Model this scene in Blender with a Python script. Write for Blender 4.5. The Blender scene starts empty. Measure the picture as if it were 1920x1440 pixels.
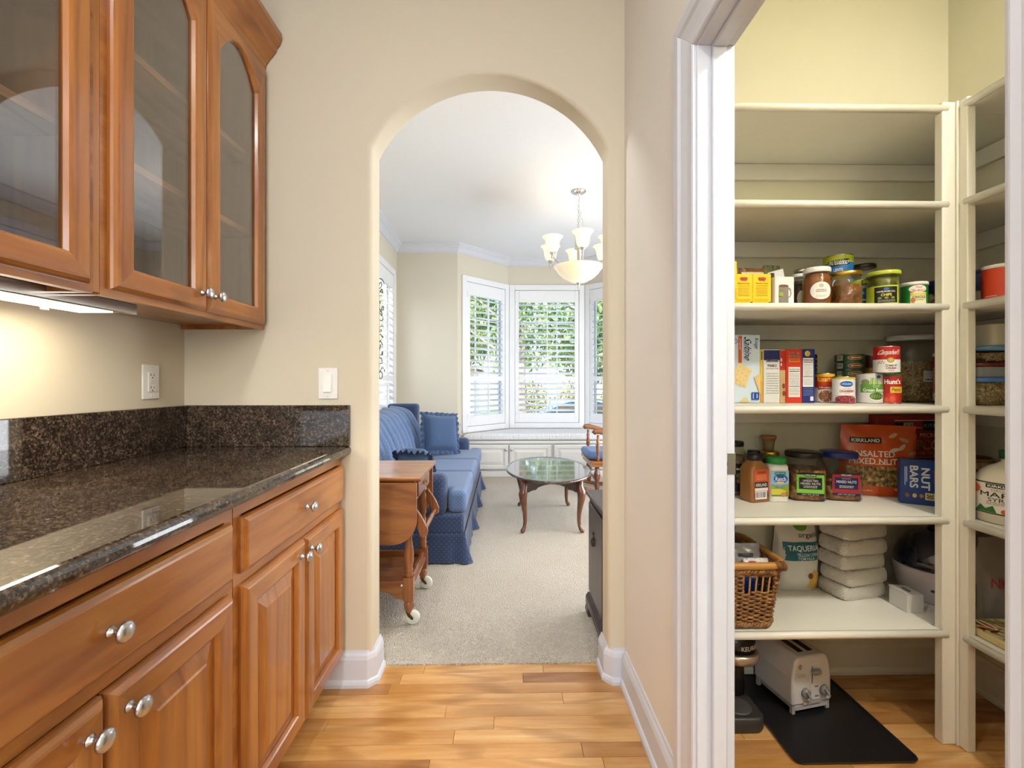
import bpy, bmesh, math, random
from mathutils import Vector, Matrix

# ------------------------------------------------------------------ camera, world, sun, lights, exposure
SC = bpy.context.scene
COL = SC.collection
R = math.radians
PI = math.pi
F = 853.0                       # focal length in pixels of the 1920 px wide frame
CAM_Z = 1.13
YAW = R(1.0)
cam_data = bpy.data.cameras.new('camera')
cam_data.sensor_width = 36.0
cam_data.lens = F / 1920 * 36.0
cam_data.shift_y = -5.0 / 1920
cam_data.clip_start = 0.02
cam_data.clip_end = 300
cam = bpy.data.objects.new('camera', cam_data)
cam.location = (0, 0, CAM_Z)
cam.rotation_euler = (R(90), 0, -YAW)
COL.objects.link(cam)
SC.camera = cam
vs = SC.view_settings
vs.view_transform = 'Standard'
vs.look = 'None'
vs.gamma = 1.0
vs.use_curve_mapping = False
vs.exposure = 0.27
cy = SC.cycles
cy.max_bounces = 6
cy.diffuse_bounces = 3
cy.glossy_bounces = 3
cy.transmission_bounces = 4
cy.transparent_max_bounces = 12
cy.caustics_reflective = False
cy.caustics_refractive = False
cy.use_adaptive_sampling = True
cy.adaptive_threshold = 0.09
cy.adaptive_min_samples = 16
cy.use_denoising = True

W = bpy.data.worlds.new('sky')
SC.world = W
W.use_nodes = True
wn = W.node_tree.nodes
wl = W.node_tree.links
wn.clear()
sky = wn.new('ShaderNodeTexSky')
sky.sky_type = 'NISHITA'
sky.sun_disc = False
sky.sun_elevation = R(42)
sky.sun_rotation = R(200)
bg = wn.new('ShaderNodeBackground')
bg.inputs['Strength'].default_value = 0.8
wo = wn.new('ShaderNodeOutputWorld')
wl.new(sky.outputs[0], bg.inputs[0])
wl.new(bg.outputs[0], wo.inputs[0])

def add_light(name, kind, loc, rot, energy, color=(1, 1, 1), size=0.2, size_y=None, shape=None, spread=None):
    d = bpy.data.lights.new(name, kind)
    d.energy = energy
    d.color = color
    if kind == 'AREA':
        d.size = size
        if size_y:
            d.shape = 'RECTANGLE'
            d.size_y = size_y
        if shape:
            d.shape = shape
        if spread:
            d.spread = spread
    elif kind == 'POINT':
        d.shadow_soft_size = size
    elif kind == 'SUN':
        d.angle = R(1.0)
    o = bpy.data.objects.new(name, d)
    o.location = loc
    o.rotation_euler = rot
    COL.objects.link(o)
    return o

WARM = (1.0, 0.88, 0.72)
NEUT = (0.99, 0.98, 0.99)
COOL = (0.84, 0.92, 1.0)
# afternoon sun from behind the house, lights only the garden
add_light('sun', 'SUN', (0, -10, 20), (R(48), 0, R(-20)), 7.5, (1.0, 0.95, 0.86))
# sky portals at the living room's windows (sampling guides, they emit nothing of their own)
for nm, lc, rz_, w_ in (('bay', (0.566, 6.11, 1.46), 180, 0.85), ('bay_left', (-0.325, 5.77, 1.46), 225, 0.66), ('bay_right', (1.46, 5.77, 1.46), 135, 0.66), ('side', (-1.37, 4.75, 1.5), 270, 0.86)):
    po = add_light('sky_portal_' + nm, 'AREA', lc, (R(90), 0, R(rz_)), 1, (1, 1, 1), w_, 1.7)
    po.data.cycles.is_portal = True
# unseen ceiling lamps added near the archway to brighten the living room
for x_ in (-0.55, 0.55, 1.65):
    add_light('living_fill_glow', 'AREA', (x_, 2.15, 2.738), (0, 0, 0), 9, NEUT, 0.16, shape='DISK')
# recessed ceiling lamps of the passage
for y_ in (0.15, -1.5):
    add_light('passage_downlight_glow', 'AREA', (-0.37, y_, 2.738), (0, 0, 0), 11, NEUT, 0.16, shape='DISK')
# pantry ceiling lamp
add_light('pantry_lamp_glow', 'AREA', (1.40, 0.02, 2.685), (0, 0, 0), 34, (1.0, 0.96, 0.89), 0.24, shape='DISK')
# soft daylight fill added out of view behind the photographer
add_light('rear_daylight_fill', 'AREA', (-0.3, -2.9, 1.7), (R(90), 0, 0), 58, (0.82, 0.91, 1.0), 1.5, 1.5)
# daylight fill added at the right living room wall, tilted up to brighten the ceiling
add_light('living_daylight_fill', 'AREA', (2.36, 3.5, 1.35), (R(98), 0, R(90)), 112, (0.92, 0.96, 1.0), 2.4, 2.2)

# ------------------------------------------------------------------ helpers
def lin(c):
    c = c / 255.0
    return c / 12.92 if c <= 0.04045 else ((c + 0.055) / 1.055) ** 2.4

def rgb(h):
    h = h.lstrip('#')
    return tuple(lin(int(h[i:i + 2], 16)) for i in (0, 2, 4)) + (1.0,)

def at_Y(px, py, Y):
    """world point on the plane y = Y that the photograph shows at pixel px, py"""
    xc = (px - 960.0) / F
    t = Y / (math.cos(YAW) - xc * math.sin(YAW))
    return (t * (xc * math.cos(YAW) + math.sin(YAW)), Y, CAM_Z + t * (715.0 - py) / F)

class MB:
    """mesh builder: collects faces, builds one mesh object"""
    def __init__(self):
        self.v = []
        self.f = []
        self.m = []
        self.s = []

    def add(self, verts, faces, mi=0, smooth=False, xf=None):
        o = len(self.v)
        for p in verts:
            p = Vector(p)
            self.v.append(xf @ p if xf is not None else p)
        for f in faces:
            self.f.append([i + o for i in f])
            self.m.append(mi)
            self.s.append(smooth)
        return self

    def box(self, x0, x1, y0, y1, z0, z1, mi=0, xf=None):
        v = [(x0, y0, z0), (x1, y0, z0), (x1, y1, z0), (x0, y1, z0), (x0, y0, z1), (x1, y0, z1), (x1, y1, z1), (x0, y1, z1)]
        f = [(0, 3, 2, 1), (4, 5, 6, 7), (0, 1, 5, 4), (1, 2, 6, 5), (2, 3, 7, 6), (3, 0, 4, 7)]
        return self.add(v, f, mi, False, xf)

    def prism(self, poly, a0, a1, axis='y', mi=0, xf=None, smooth=False):
        """poly in the two other axes (x,z for y; y,z for x; x,y for z) extruded from a0 to a1"""
        n = len(poly)
        def mk(p, a):
            if axis == 'y':
                return (p[0], a, p[1])
            if axis == 'x':
                return (a, p[0], p[1])
            return (p[0], p[1], a)
        v = [mk(p, a0) for p in poly] + [mk(p, a1) for p in poly]
        f = [tuple(range(n)), tuple(range(2 * n - 1, n - 1, -1))]
        o = len(self.v)
        self.add(v, f, mi, False, xf)
        sides = [(i, n + i, n + (i + 1) % n, (i + 1) % n) for i in range(n)]
        for q in sides:
            self.f.append([k + o for k in q])
            self.m.append(mi)
            self.s.append(smooth)
        return self

    def lathe(self, prof, n=20, mi=0, xf=None, cap=True, smooth=True):
        """prof: list of (r, z) revolved about z"""
        v = []
        f = []
        for r, z in prof:
            for k in range(n):
                a = 2 * PI * k / n
                v.append((r * math.sin(a), -r * math.cos(a), z))
        for i in range(len(prof) - 1):
            for k in range(n):
                k2 = (k + 1) % n
                f.append((i * n + k, i * n + k2, (i + 1) * n + k2, (i + 1) * n + k))
        o = len(self.v)
        self.add(v, f, mi, smooth, xf)
        if cap:
            if prof[0][0] > 1e-5:
                self.f.append([o + k for k in range(n - 1, -1, -1)]); self.m.append(mi); self.s.append(False)
            if prof[-1][0] > 1e-5:
                b = o + (len(prof) - 1) * n
                self.f.append([b + k for k in range(n)]); self.m.append(mi); self.s.append(False)
        return self

    def tube(self, path, r, n=8, mi=0, closed=False, xf=None, cap=True):
        """round bar along path; r a number or one per point"""
        path = [Vector(p) for p in path]
        k = len(path)
        rr = r if isinstance(r, (list, tuple)) else [r] * k
        v = []
        f = []
        prev = None
        for i, p in enumerate(path):
            if closed:
                t = path[(i + 1) % k] - path[(i - 1) % k]
            else:
                t = path[min(i + 1, k - 1)] - path[max(i - 1, 0)]
            if t.length < 1e-9:
                t = Vector((0, 0, 1))
            t.normalize()
            if prev is None:
                up = Vector((0, 0, 1)) if abs(t.z) < 0.9 else Vector((1, 0, 0))
                a = t.cross(up).normalized()
            else:
                a = (prev - t * prev.dot(t))
                a = a.normalized() if a.length > 1e-6 else t.orthogonal().normalized()
            prev = a
            b = t.cross(a)
            for j in range(n):
                w = 2 * PI * j / n
                v.append(p + (a * math.cos(w) + b * math.sin(w)) * rr[i])
        rings = k if closed else k - 1
        for i in range(rings):
            i2 = (i + 1) % k
            for j in range(n):
                j2 = (j + 1) % n
                f.append((i * n + j, i * n + j2, i2 * n + j2, i2 * n + j))
        o = len(self.v)
        self.add(v, f, mi, True, xf)
        if cap and not closed:
            self.f.append([o + j for j in range(n - 1, -1, -1)]); self.m.append(mi); self.s.append(False)
            self.f.append([o + (k - 1) * n + j for j in range(n)]); self.m.append(mi); self.s.append(False)
        return self

    def grid(self, fn, nu, nv, mi=0, smooth=True, xf=None, wrap=False):
        """fn(u, v) with u, v in 0..1"""
        v = [fn(i / nu, j / nv) for j in range(nv + 1) for i in range(nu + 1)]
        f = [(j * (nu + 1) + i, j * (nu + 1) + i + 1, (j + 1) * (nu + 1) + i + 1, (j + 1) * (nu + 1) + i) for j in range(nv) for i in range(nu)]
        return self.add(v, f, mi, smooth, xf)

    def sphere(self, c, r, n=12, m=8, mi=0, xf=None):
        rx, ry, rz = r if isinstance(r, (tuple, list)) else (r, r, r)
        prof = []
        M = Matrix.Translation(c) @ Matrix.Diagonal((rx, ry, rz, 1))
        if xf is not None:
            M = xf @ M
        prof = [(math.sin(PI * i / m) if 0 < i < m else 0.0, -math.cos(PI * i / m)) for i in range(m + 1)]
        return self.lathe(prof, n, mi, M, cap=False)

    def build(self, name, mats, parent=None, bevel=0.0, seg=2, loc=None, rot=None, smooth_all=False, weld=False):
        me = bpy.data.meshes.new(name)
        me.from_pydata([tuple(p) for p in self.v], [], self.f)
        if not isinstance(mats, (list, tuple)):
            mats = [mats]
        for m in mats:
            me.materials.append(m)
        for p, mi, s in zip(me.polygons, self.m, self.s):
            p.material_index = mi
            p.use_smooth = s or smooth_all
        if bevel or weld:
            bm = bmesh.new()
            bm.from_mesh(me)
            bmesh.ops.remove_doubles(bm, verts=bm.verts, dist=1e-5)
            if bevel:
                bmesh.ops.recalc_face_normals(bm, faces=bm.faces)
                ed = [e for e in bm.edges if len(e.link_faces) == 2 and e.calc_face_angle(0) > R(35)]
                r = bmesh.ops.bevel(bm, geom=ed, offset=bevel, offset_type='OFFSET', segments=seg, profile=0.5, affect='EDGES', clamp_overlap=True)
                for f in r['faces']:
                    f.smooth = seg > 1
            bm.to_mesh(me)
            bm.free()
        uv = me.uv_layers.new(name='UVMap')
        d = uv.data
        vv = me.vertices
        for p in me.polygons:
            n = p.normal
            ax, ay, az = abs(n.x), abs(n.y), abs(n.z)
            for li in p.loop_indices:
                c = vv[me.loops[li].vertex_index].co
                if az >= ax and az >= ay:
                    d[li].uv = (c.x, c.y)
                elif ax >= ay:
                    d[li].uv = (c.y, c.z)
                else:
                    d[li].uv = (c.x, c.z)
        me.update()
        o = bpy.data.objects.new(name, me)
        COL.objects.link(o)
        if parent is not None:
            o.parent = parent
        if loc is not None:
            o.location = loc
        if rot is not None:
            o.rotation_euler = rot
        return o

def tag(o, label=None, cat=None, group=None, kind=None):
    if label: o['label'] = label
    if cat: o['category'] = cat
    if group: o['group'] = group
    if kind: o['kind'] = kind
    return o

def thing(name, label, cat, loc=(0, 0, 0), rz=0.0, group=None, kind=None):
    o = bpy.data.objects.new(name, None)
    o.empty_display_size = 0.05
    o.location = loc
    o.rotation_euler = (0, 0, rz)
    COL.objects.link(o)
    return tag(o, label, cat, group, kind)

def struct(o, label):
    return tag(o, label, None, None, 'structure')

def share(src, name, parent, loc=(0, 0, 0), rot=(0, 0, 0)):
    """another object on the same mesh data"""
    o = bpy.data.objects.new(name, src.data)
    COL.objects.link(o)
    o.parent = parent
    o.location = loc
    o.rotation_euler = rot
    return o

def Mx(loc=(0, 0, 0), rx=0, ry=0, rz=0):
    return Matrix.Translation(loc) @ Matrix.Rotation(rz, 4, 'Z') @ Matrix.Rotation(ry, 4, 'Y') @ Matrix.Rotation(rx, 4, 'X')

# ------------------------------------------------------------------ materials
class NT:
    def __init__(self, name):
        self.mat = bpy.data.materials.new(name)
        self.mat.use_nodes = True
        self.t = self.mat.node_tree
        self.n = self.t.nodes
        self.l = self.t.links
        self.b = self.n['Principled BSDF']
        self.out = self.n['Material Output']

    def new(self, typ, **kw):
        n = self.n.new(typ)
        for k, v in kw.items():
            if k in n.inputs:
                n.inputs[k].default_value = v
            else:
                setattr(n, k, v)
        return n

    def coord(self, which='Object', scale=(1, 1, 1), rot=(0, 0, 0)):
        tc = self.n.new('ShaderNodeTexCoord')
        mp = self.n.new('ShaderNodeMapping')
        mp.inputs['Scale'].default_value = scale
        mp.inputs['Rotation'].default_value = rot
        self.l.new(tc.outputs[which], mp.inputs[0])
        return mp.outputs[0]

    def ramp(self, fac, stops, interp='LINEAR'):
        r = self.n.new('ShaderNodeValToRGB')
        r.color_ramp.interpolation = interp
        e = r.color_ramp.elements
        while len(e) > 1:
            e.remove(e[-1])
        e[0].position = stops[0][0]
        e[0].color = stops[0][1]
        for p, c in stops[1:]:
            k = e.new(p)
            k.color = c
        self.l.new(fac, r.inputs[0])
        return r.outputs[0]

    def bump(self, h, strength=0.2, dist=0.01):
        b = self.n.new('ShaderNodeBump')
        b.inputs['Strength'].default_value = strength
        b.inputs['Distance'].default_value = dist
        self.l.new(h, b.inputs['Height'])
        self.l.new(b.outputs[0], self.b.inputs['Normal'])
        return b

    def mix(self, fac, a, b, mode='MIX'):
        m = self.n.new('ShaderNodeMix')
        m.data_type = 'RGBA'
        m.blend_type = mode
        if isinstance(fac, (int, float)):
            m.inputs[0].default_value = fac
        else:
            self.l.new(fac, m.inputs[0])
        for s, x in ((6, a), (7, b)):
            if isinstance(x, tuple):
                m.inputs[s].default_value = x
            else:
                self.l.new(x, m.inputs[s])
        return m.outputs[2]

    def set(self, rough=0.5, metal=0.0, spec=None, coat=None, coat_rough=None, sheen=None):
        self.b.inputs['Roughness'].default_value = rough
        self.b.inputs['Metallic'].default_value = metal
        if spec is not None: self.b.inputs['Specular IOR Level'].default_value = spec
        if coat is not None: self.b.inputs['Coat Weight'].default_value = coat
        if coat_rough is not None: self.b.inputs['Coat Roughness'].default_value = coat_rough
        if sheen is not None: self.b.inputs['Sheen Weight'].default_value = sheen
        return self

    def color(self, c):
        if isinstance(c, tuple):
            self.b.inputs['Base Color'].default_value = c
        else:
            self.l.new(c, self.b.inputs['Base Color'])
        return self

_plain = {}
def P(h, rough=0.5, metal=0.0, spec=None, coat=None, var=0.05):
    """plain painted / printed / moulded surface with a faint procedural mottling"""
    key = (h, rough, metal, spec, coat)
    if key in _plain:
        return _plain[key]
    t = NT('paint_' + h.strip('#'))
    n = t.new('ShaderNodeTexNoise', Scale=40.0, Detail=3.0)
    t.l.new(t.coord('Object'), n.inputs['Vector'])
    c = rgb(h)
    d = tuple(x * (1 - var) for x in c[:3]) + (1,)
    t.color(t.mix(n.outputs[0], c, d)).set(rough, metal, spec, coat)
    _plain[key] = t.mat
    return t.mat

def wood(name, base, dark, light, axis='z', scale=1.0, rough=0.35, coat=0.3, plank=False, rough_c=0.15):
    t = NT(name)
    s = {'x': (1.6, 16, 16), 'y': (16, 1.6, 16), 'z': (16, 16, 1.6)}[axis]
    co = t.coord('Object', tuple(k * scale for k in s))
    vec = co
    oi = t.n.new('ShaderNodeObjectInfo')
    if True:
        ad = t.n.new('ShaderNodeVectorMath'); ad.operation = 'ADD'
        sc_ = t.n.new('ShaderNodeMath'); sc_.operation = 'MULTIPLY'; sc_.inputs[1].default_value = 37.0
        t.l.new(oi.outputs['Random'], sc_.inputs[0])
        t.l.new(co, ad.inputs[0]); t.l.new(sc_.outputs[0], ad.inputs[1])
        vec = ad.outputs[0]
    n1 = t.new('ShaderNodeTexNoise', Scale=1.0, Detail=5.0, Roughness=0.6, Distortion=0.6)
    n2 = t.new('ShaderNodeTexNoise', Scale=4.5, Detail=4.0, Roughness=0.7)
    t.l.new(vec, n1.inputs['Vector']); t.l.new(vec, n2.inputs['Vector'])
    w = t.new('ShaderNodeTexWave', Scale=0.45, Distortion=9.0, Detail=2.0)
    t.l.new(vec, w.inputs['Vector'])
    m = t.ramp(n1.outputs[0], [(0.30, rgb(dark)), (0.5, rgb(base)), (0.72, rgb(light))])
    g = t.ramp(w.outputs[0], [(0.0, (0.74, 0.68, 0.62, 1)), (0.22, (1, 1, 1, 1)), (1, (1, 1, 1, 1))])
    c = t.mix(0.8, m, g, 'MULTIPLY')
    f = t.ramp(n2.outputs[0], [(0.35, (0.86, 0.83, 0.8, 1)), (0.6, (1, 1, 1, 1))])
    c = t.mix(0.6, c, f, 'MULTIPLY')
    if plank:
        pv = t.ramp(oi.outputs['Random'], [(0.0, (0.60, 0.46, 0.34, 1)), (0.3, (0.88, 0.80, 0.7, 1)), (0.6, (1, 0.96, 0.9, 1)), (1.0, (1.08, 1.08, 1.06, 1))])
        c = t.mix(0.9, c, pv, 'MULTIPLY')
    t.color(c).set(rough, 0, 0.5, coat, rough_c)
    t.bump(n2.outputs[0], 0.03, 0.003)
    return t.mat

def wallpaint(name, h, bump=0.08, scale=220.0, rough=0.75):
    t = NT(name)
    n = t.new('ShaderNodeTexNoise', Scale=scale, Detail=3.0)
    n2 = t.new('ShaderNodeTexNoise', Scale=3.0, Detail=2.0)
    co = t.coord('Object')
    t.l.new(co, n.inputs['Vector']); t.l.new(co, n2.inputs['Vector'])
    c = rgb(h)
    t.color(t.mix(n2.outputs[0], c, tuple(x * 0.97 for x in c[:3]) + (1,))).set(rough)
    t.bump(n.outputs[0], bump, 0.004)
    return t.mat

def glass_thin(name, ior=1.5, tint=(1, 1, 1, 1), rough=0.0, boost=1.0):
    """pane of clear glass: see-through with a Fresnel reflection on its surface"""
    t = NT(name)
    t.n.remove(t.b)
    tr = t.new('ShaderNodeBsdfTransparent'); tr.inputs[0].default_value = tint
    gl = t.new('ShaderNodeBsdfGlossy'); gl.inputs['Roughness'].default_value = rough
    f0 = ((ior - 1) / (ior + 1)) ** 2
    ge = t.new('ShaderNodeNewGeometry')
    dt = t.new('ShaderNodeVectorMath'); dt.operation = 'DOT_PRODUCT'
    t.l.new(ge.outputs['Incoming'], dt.inputs[0]); t.l.new(ge.outputs['Normal'], dt.inputs[1])
    def mth(op, x, y=None):
        m_ = t.new('ShaderNodeMath'); m_.operation = op
        for i_, q in enumerate((x, y)):
            if q is None: continue
            if isinstance(q, (int, float)): m_.inputs[i_].default_value = q
            else: t.l.new(q, m_.inputs[i_])
        return m_.outputs[0]
    sch = mth('POWER', mth('SUBTRACT', 1.0, mth('ABSOLUTE', dt.outputs['Value'])), 5.0)
    mul = mth('MINIMUM', mth('MULTIPLY', mth('ADD', mth('MULTIPLY', sch, 1 - f0), f0), boost), 1.0)
    mx = t.new('ShaderNodeMixShader')
    t.l.new(mul, mx.inputs[0]); t.l.new(tr.outputs[0], mx.inputs[1]); t.l.new(gl.outputs[0], mx.inputs[2])
    t.l.new(mx.outputs[0], t.out.inputs[0])
    return t.mat

def emitter(name, h, strength):
    t = NT(name)
    t.color(rgb(h))
    t.b.inputs['Emission Color'].default_value = rgb(h)
    t.b.inputs['Emission Strength'].default_value = strength
    return t.mat

def granules(name, cols, scale=120.0, bump=0.6, rough=0.6):
    """loose grain, nuts or flakes: coloured cells with relief"""
    t = NT(name)
    co = t.coord('Object')
    v = t.new('ShaderNodeTexVoronoi', Scale=scale)
    t.l.new(co, v.inputs['Vector'])
    sep = t.n.new('ShaderNodeSeparateColor')
    t.l.new(v.outputs['Color'], sep.inputs[0])
    st = [(i / max(1, len(cols) - 1), rgb(c)) for i, c in enumerate(cols)]
    c = t.ramp(sep.outputs[0], st, 'LINEAR')
    sh = t.ramp(v.outputs['Distance'], [(0.0, (1, 1, 1, 1)), (0.55, (0.8, 0.76, 0.7, 1)), (0.9, (0.25, 0.2, 0.15, 1))])
    t.color(t.mix(0.7, c, sh, 'MULTIPLY')).set(rough)
    inv = t.n.new('ShaderNodeMath'); inv.operation = 'SUBTRACT'; inv.inputs[0].default_value = 1.0
    t.l.new(v.outputs['Distance'], inv.inputs[1])
    t.bump(inv.outputs[0], bump, 0.006)
    return t.mat

M = {}
M['wall'] = wallpaint('wall_paint_tan', 'dcd1b9')
M['wall_living'] = wallpaint('wall_paint_living', 'ded7c4')
M['wall_pantry'] = wallpaint('wall_paint_pantry', 'e2ddc4')
M['wall_right'] = wallpaint('wall_paint_pale', 'efeae2')
M['trim'] = P('dbdee6', 0.35)
M['trim_pantry'] = P('ece8da', 0.4)
M['shelf'] = P('efebdc', 0.38)
M['shutter'] = P('f4f5f8', 0.35)
M['ceiling'] = wallpaint('ceiling_texture', 'ebecee', 0.35, 90.0, 0.9)
M['cherry_v'] = wood('cherry_vertical', 'a9632c', '8a4a1e', 'bd7738', 'z', 1.0, 0.30, 0.45)
M['cherry_h'] = wood('cherry_horizontal', 'a9632c', '874a1f', 'bf7a3c', 'y', 1.0, 0.30, 0.45)
M['cherry_x'] = wood('cherry_cross', 'a9632c', '874a1f', 'bf7a3c', 'x', 1.0, 0.30, 0.45)
M['cherry_in'] = wood('cherry_inside', '8c5530', '73421f', '9c6238', 'z', 1.0, 0.45, 0.1)
M['cherry_shelf'] = wood('cherry_shelf_edge', 'c08a5e', 'a8744a', 'cf9c72', 'x', 1.0, 0.4, 0.1)
M['cart_wood'] = wood('cart_maple', '9c6235', '7d4820', 'b0743f', 'x', 1.2, 0.28, 0.5)
M['cart_wood_z'] = wood('cart_maple_turned', '985c2f', '74421d', 'ab6e3b', 'z', 1.5, 0.26, 0.5)
M['dark_wood'] = wood('walnut_dark', '4a3028', '33201b', '5c3d31', 'y', 1.0, 0.16, 1.0, rough_c=0.05)
M['dark_wood_z'] = wood('walnut_leg', '6e4228', '53301d', '845234', 'z', 1.4, 0.22, 0.6)
M['chest_wood'] = wood('mahogany_chest', '4a3833', '352723', '594640', 'z', 1.0, 0.4, 0.08)
M['oak_chair'] = wood('chair_oak', '9a5f33', '774320', 'b27742', 'x', 1.4, 0.3, 0.4)
M['plank'] = wood('oak_strip', 'd6a263', 'bd8848', 'e6be85', 'x', 0.9, 0.25, 0.4, plank=True, rough_c=0.18)
M['nickel'] = P('c9cacd', 0.28, 1.0)
M['chrome'] = P('d8dadd', 0.12, 1.0)
M['brass'] = P('a8894d', 0.3, 1.0)
M['brass_dark'] = P('6d5433', 0.4, 1.0)
M['tin'] = P('c8c6c0', 0.25, 1.0)
M['gold_lid'] = P('c9a548', 0.3, 1.0)
M['glass'] = glass_thin('clear_glass', 1.45)
M['glass_jar'] = glass_thin('jar_glass', 1.45, (0.93, 0.95, 0.92, 1), 0.02)
M['glass_door'] = glass_thin('cabinet_glass', 1.5, (0.90, 0.88, 0.86, 1), 0.0, 3.6)
M['plastic_clear'] = glass_thin('clear_plastic', 1.35, (0.9, 0.91, 0.92, 1), 0.06)

def mat_granite():
    t = NT('granite_tan_brown')
    co = t.coord('Object')
    v1 = t.new('ShaderNodeTexVoronoi', Scale=230.0)
    n1 = t.new('ShaderNodeTexNoise', Scale=120.0, Detail=6.0, Roughness=0.72)
    n2 = t.new('ShaderNodeTexNoise', Scale=22.0, Detail=4.0)
    for n in (v1, n1, n2):
        t.l.new(co, n.inputs['Vector'])
    sep = t.n.new('ShaderNodeSeparateColor')
    t.l.new(v1.outputs['Color'], sep.inputs[0])
    a = t.ramp(n1.outputs[0], [(0.38, rgb('201a18')), (0.50, rgb('382e28')), (0.57, rgb('625244')), (0.65, rgb('9a8670')), (0.74, rgb('cdbda4'))])
    b = t.ramp(sep.outputs[0], [(0.0, rgb('141110')), (0.55, rgb('2f2620')), (0.85, rgb('5d4c3f')), (1.0, rgb('a08e78'))])
    c = t.mix(0.45, a, b)
    d = t.ramp(n2.outputs[0], [(0.35, (0.6, 0.57, 0.54, 1)), (0.65, (1.1, 1.05, 1.0, 1))])
    t.color(t.mix(1.0, c, d, 'MULTIPLY')).set(0.035, 0, 0.5)
    t.b.inputs['IOR'].default_value = 1.68
    return t.mat
M['granite'] = mat_granite()

def mat_carpet():
    t = NT('carpet_pile')
    co = t.coord('Object')
    n = t.new('ShaderNodeTexNoise', Scale=190.0, Detail=6.0, Roughness=0.75)
    v = t.new('ShaderNodeTexVoronoi', Scale=170.0)
    n2 = t.new('ShaderNodeTexNoise', Scale=2.2, Detail=3.0)
    for k in (n, v, n2):
        t.l.new(co, k.inputs['Vector'])
    c = t.ramp(n.outputs[0], [(0.3, rgb('ab9a83')), (0.5, rgb('dccfbb')), (0.7, rgb('f3ebde'))])
    e = t.ramp(n2.outputs[0], [(0.35, (0.93, 0.92, 0.9, 1)), (0.65, (1, 1, 1, 1))])
    t.color(t.mix(1.0, c, e, 'MULTIPLY')).set(0.95, sheen=0.3)
    t.bump(v.outputs[0], 0.8, 0.012)
    return t.mat
M['carpet'] = mat_carpet()

def mat_fabric(name, base, dark, dot, dot_scale=34.0, dot_amt=0.75, thr=0.16):
    t = NT(name)
    co = t.coord('UV')
    n = t.new('ShaderNodeTexNoise', Scale=500.0, Detail=2.0)
    t.l.new(co, n.inputs['Vector'])
    c = t.mix(n.outputs[0], rgb(dark), rgb(base))
    co2 = t.coord('UV', (1, 1, 1), (0, 0, R(45)))
    v = t.new('ShaderNodeTexVoronoi', Scale=dot_scale, Randomness=0.0)
    v.voronoi_dimensions = '2D'
    t.l.new(co2, v.inputs['Vector'])
    d = t.ramp(v.outputs['Distance'], [(thr, (dot_amt,) * 3 + (1,)), (thr + 0.06, (0, 0, 0, 1))])
    t.color(t.mix(d, c, rgb(dot))).set(0.85, sheen=0.25)
    t.bump(n.outputs[0], 0.25, 0.002)
    return t.mat
M['sofa'] = mat_fabric('sofa_blue_dotted', '33456a', '293a5a', '7f90ad', 46.0, 0.45, 0.10)
M['sofa_light'] = mat_fabric('sofa_blue_woven', '5f779f', '526a91', '7f97ba', 60.0, 0.5, 0.2)
M['pillow'] = mat_fabric('pillow_blue_dotted', '405a80', '354d70', '8095b4', 60.0, 0.5, 0.13)
M['cushion_chair'] = mat_fabric('chair_cushion_blue', '5677ad', '48689c', '7f99c4', 60.0)

def mat_damask():
    t = NT('seat_damask')
    co = t.coord('Object', (16, 16, 16))
    w = t.new('ShaderNodeTexWave', Scale=0.8, Distortion=14.0, Detail=2.0)
    t.l.new(co, w.inputs['Vector'])
    t.color(t.ramp(w.outputs[0], [(0.1, rgb('dcdcde')), (0.35, rgb('ebebec')), (0.8, rgb('eeeeef'))])).set(0.7)
    return t.mat
M['damask'] = mat_damask()
# ================================================================== THE SETTING
XL, XR = -1.184, 0.454            # passage side walls
YA, YB = 1.706, 1.820             # arch wall, near and far face
CEIL = 2.743
LX0, LX1 = -1.26, 2.40            # living room side walls
LY = 5.37                         # living room end wall, the bay goes on to 6.0
PX0, PX1 = 0.539, 1.738           # pantry
PYB = 1.750
random.seed(7)

def wallbox(name, label, mat, *b):
    return struct(MB().box(*b).build(name, mat), label)

# --- floors
fl = struct(MB().box(XL - .1, PX1 + .1, -3.2, YB, -0.10, -0.012).build('floor', P('8a6238', 0.6)), 'warm oak strip floor of the passage and pantry')
yy = YB
while yy > 1.0:
    x = XL + random.uniform(-0.7, 0)
    while x < PX1:
        L = random.uniform(0.42, 1.05)
        x0, x1 = max(x, XL), min(x + L, PX1)
        if x1 - x0 > 0.03:
            MB().box(x0 + .0005, x1 - .0005, yy - .0570 + .0006, yy - .0006, -0.0118, 0.0).build('plank', M['plank'], fl, bevel=0.0008, seg=1)
        x += L
    yy -= 0.0570
t = NT('strip_floor_far')
br = t.new('ShaderNodeTexBrick', Scale=1.0)
br.inputs['Brick Width'].default_value = 0.8; br.inputs['Row Height'].default_value = 0.057; br.inputs['Mortar Size'].default_value = 0.001
br.inputs['Color1'].default_value = rgb('c8904f'); br.inputs['Color2'].default_value = rgb('dcab6c'); br.inputs['Mortar'].default_value = rgb('6b4520')
t.l.new(t.coord('Object'), br.inputs['Vector'])
t.color(br.outputs[0]).set(0.25, 0, 0.5, 0.4)
MB().box(XL, PX1, -3.2, yy, -0.0118, 0.0).build('strip_field', t.mat, fl)

def carpet_mesh():
    mb = MB()
    mb.box(LX0 - .05, LX1 + .05, YB - .004, 6.1, -0.05, 0.006)
    return mb
cp = struct(carpet_mesh().build('carpet', M['carpet']), 'beige cut pile carpet of the living room')
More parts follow.
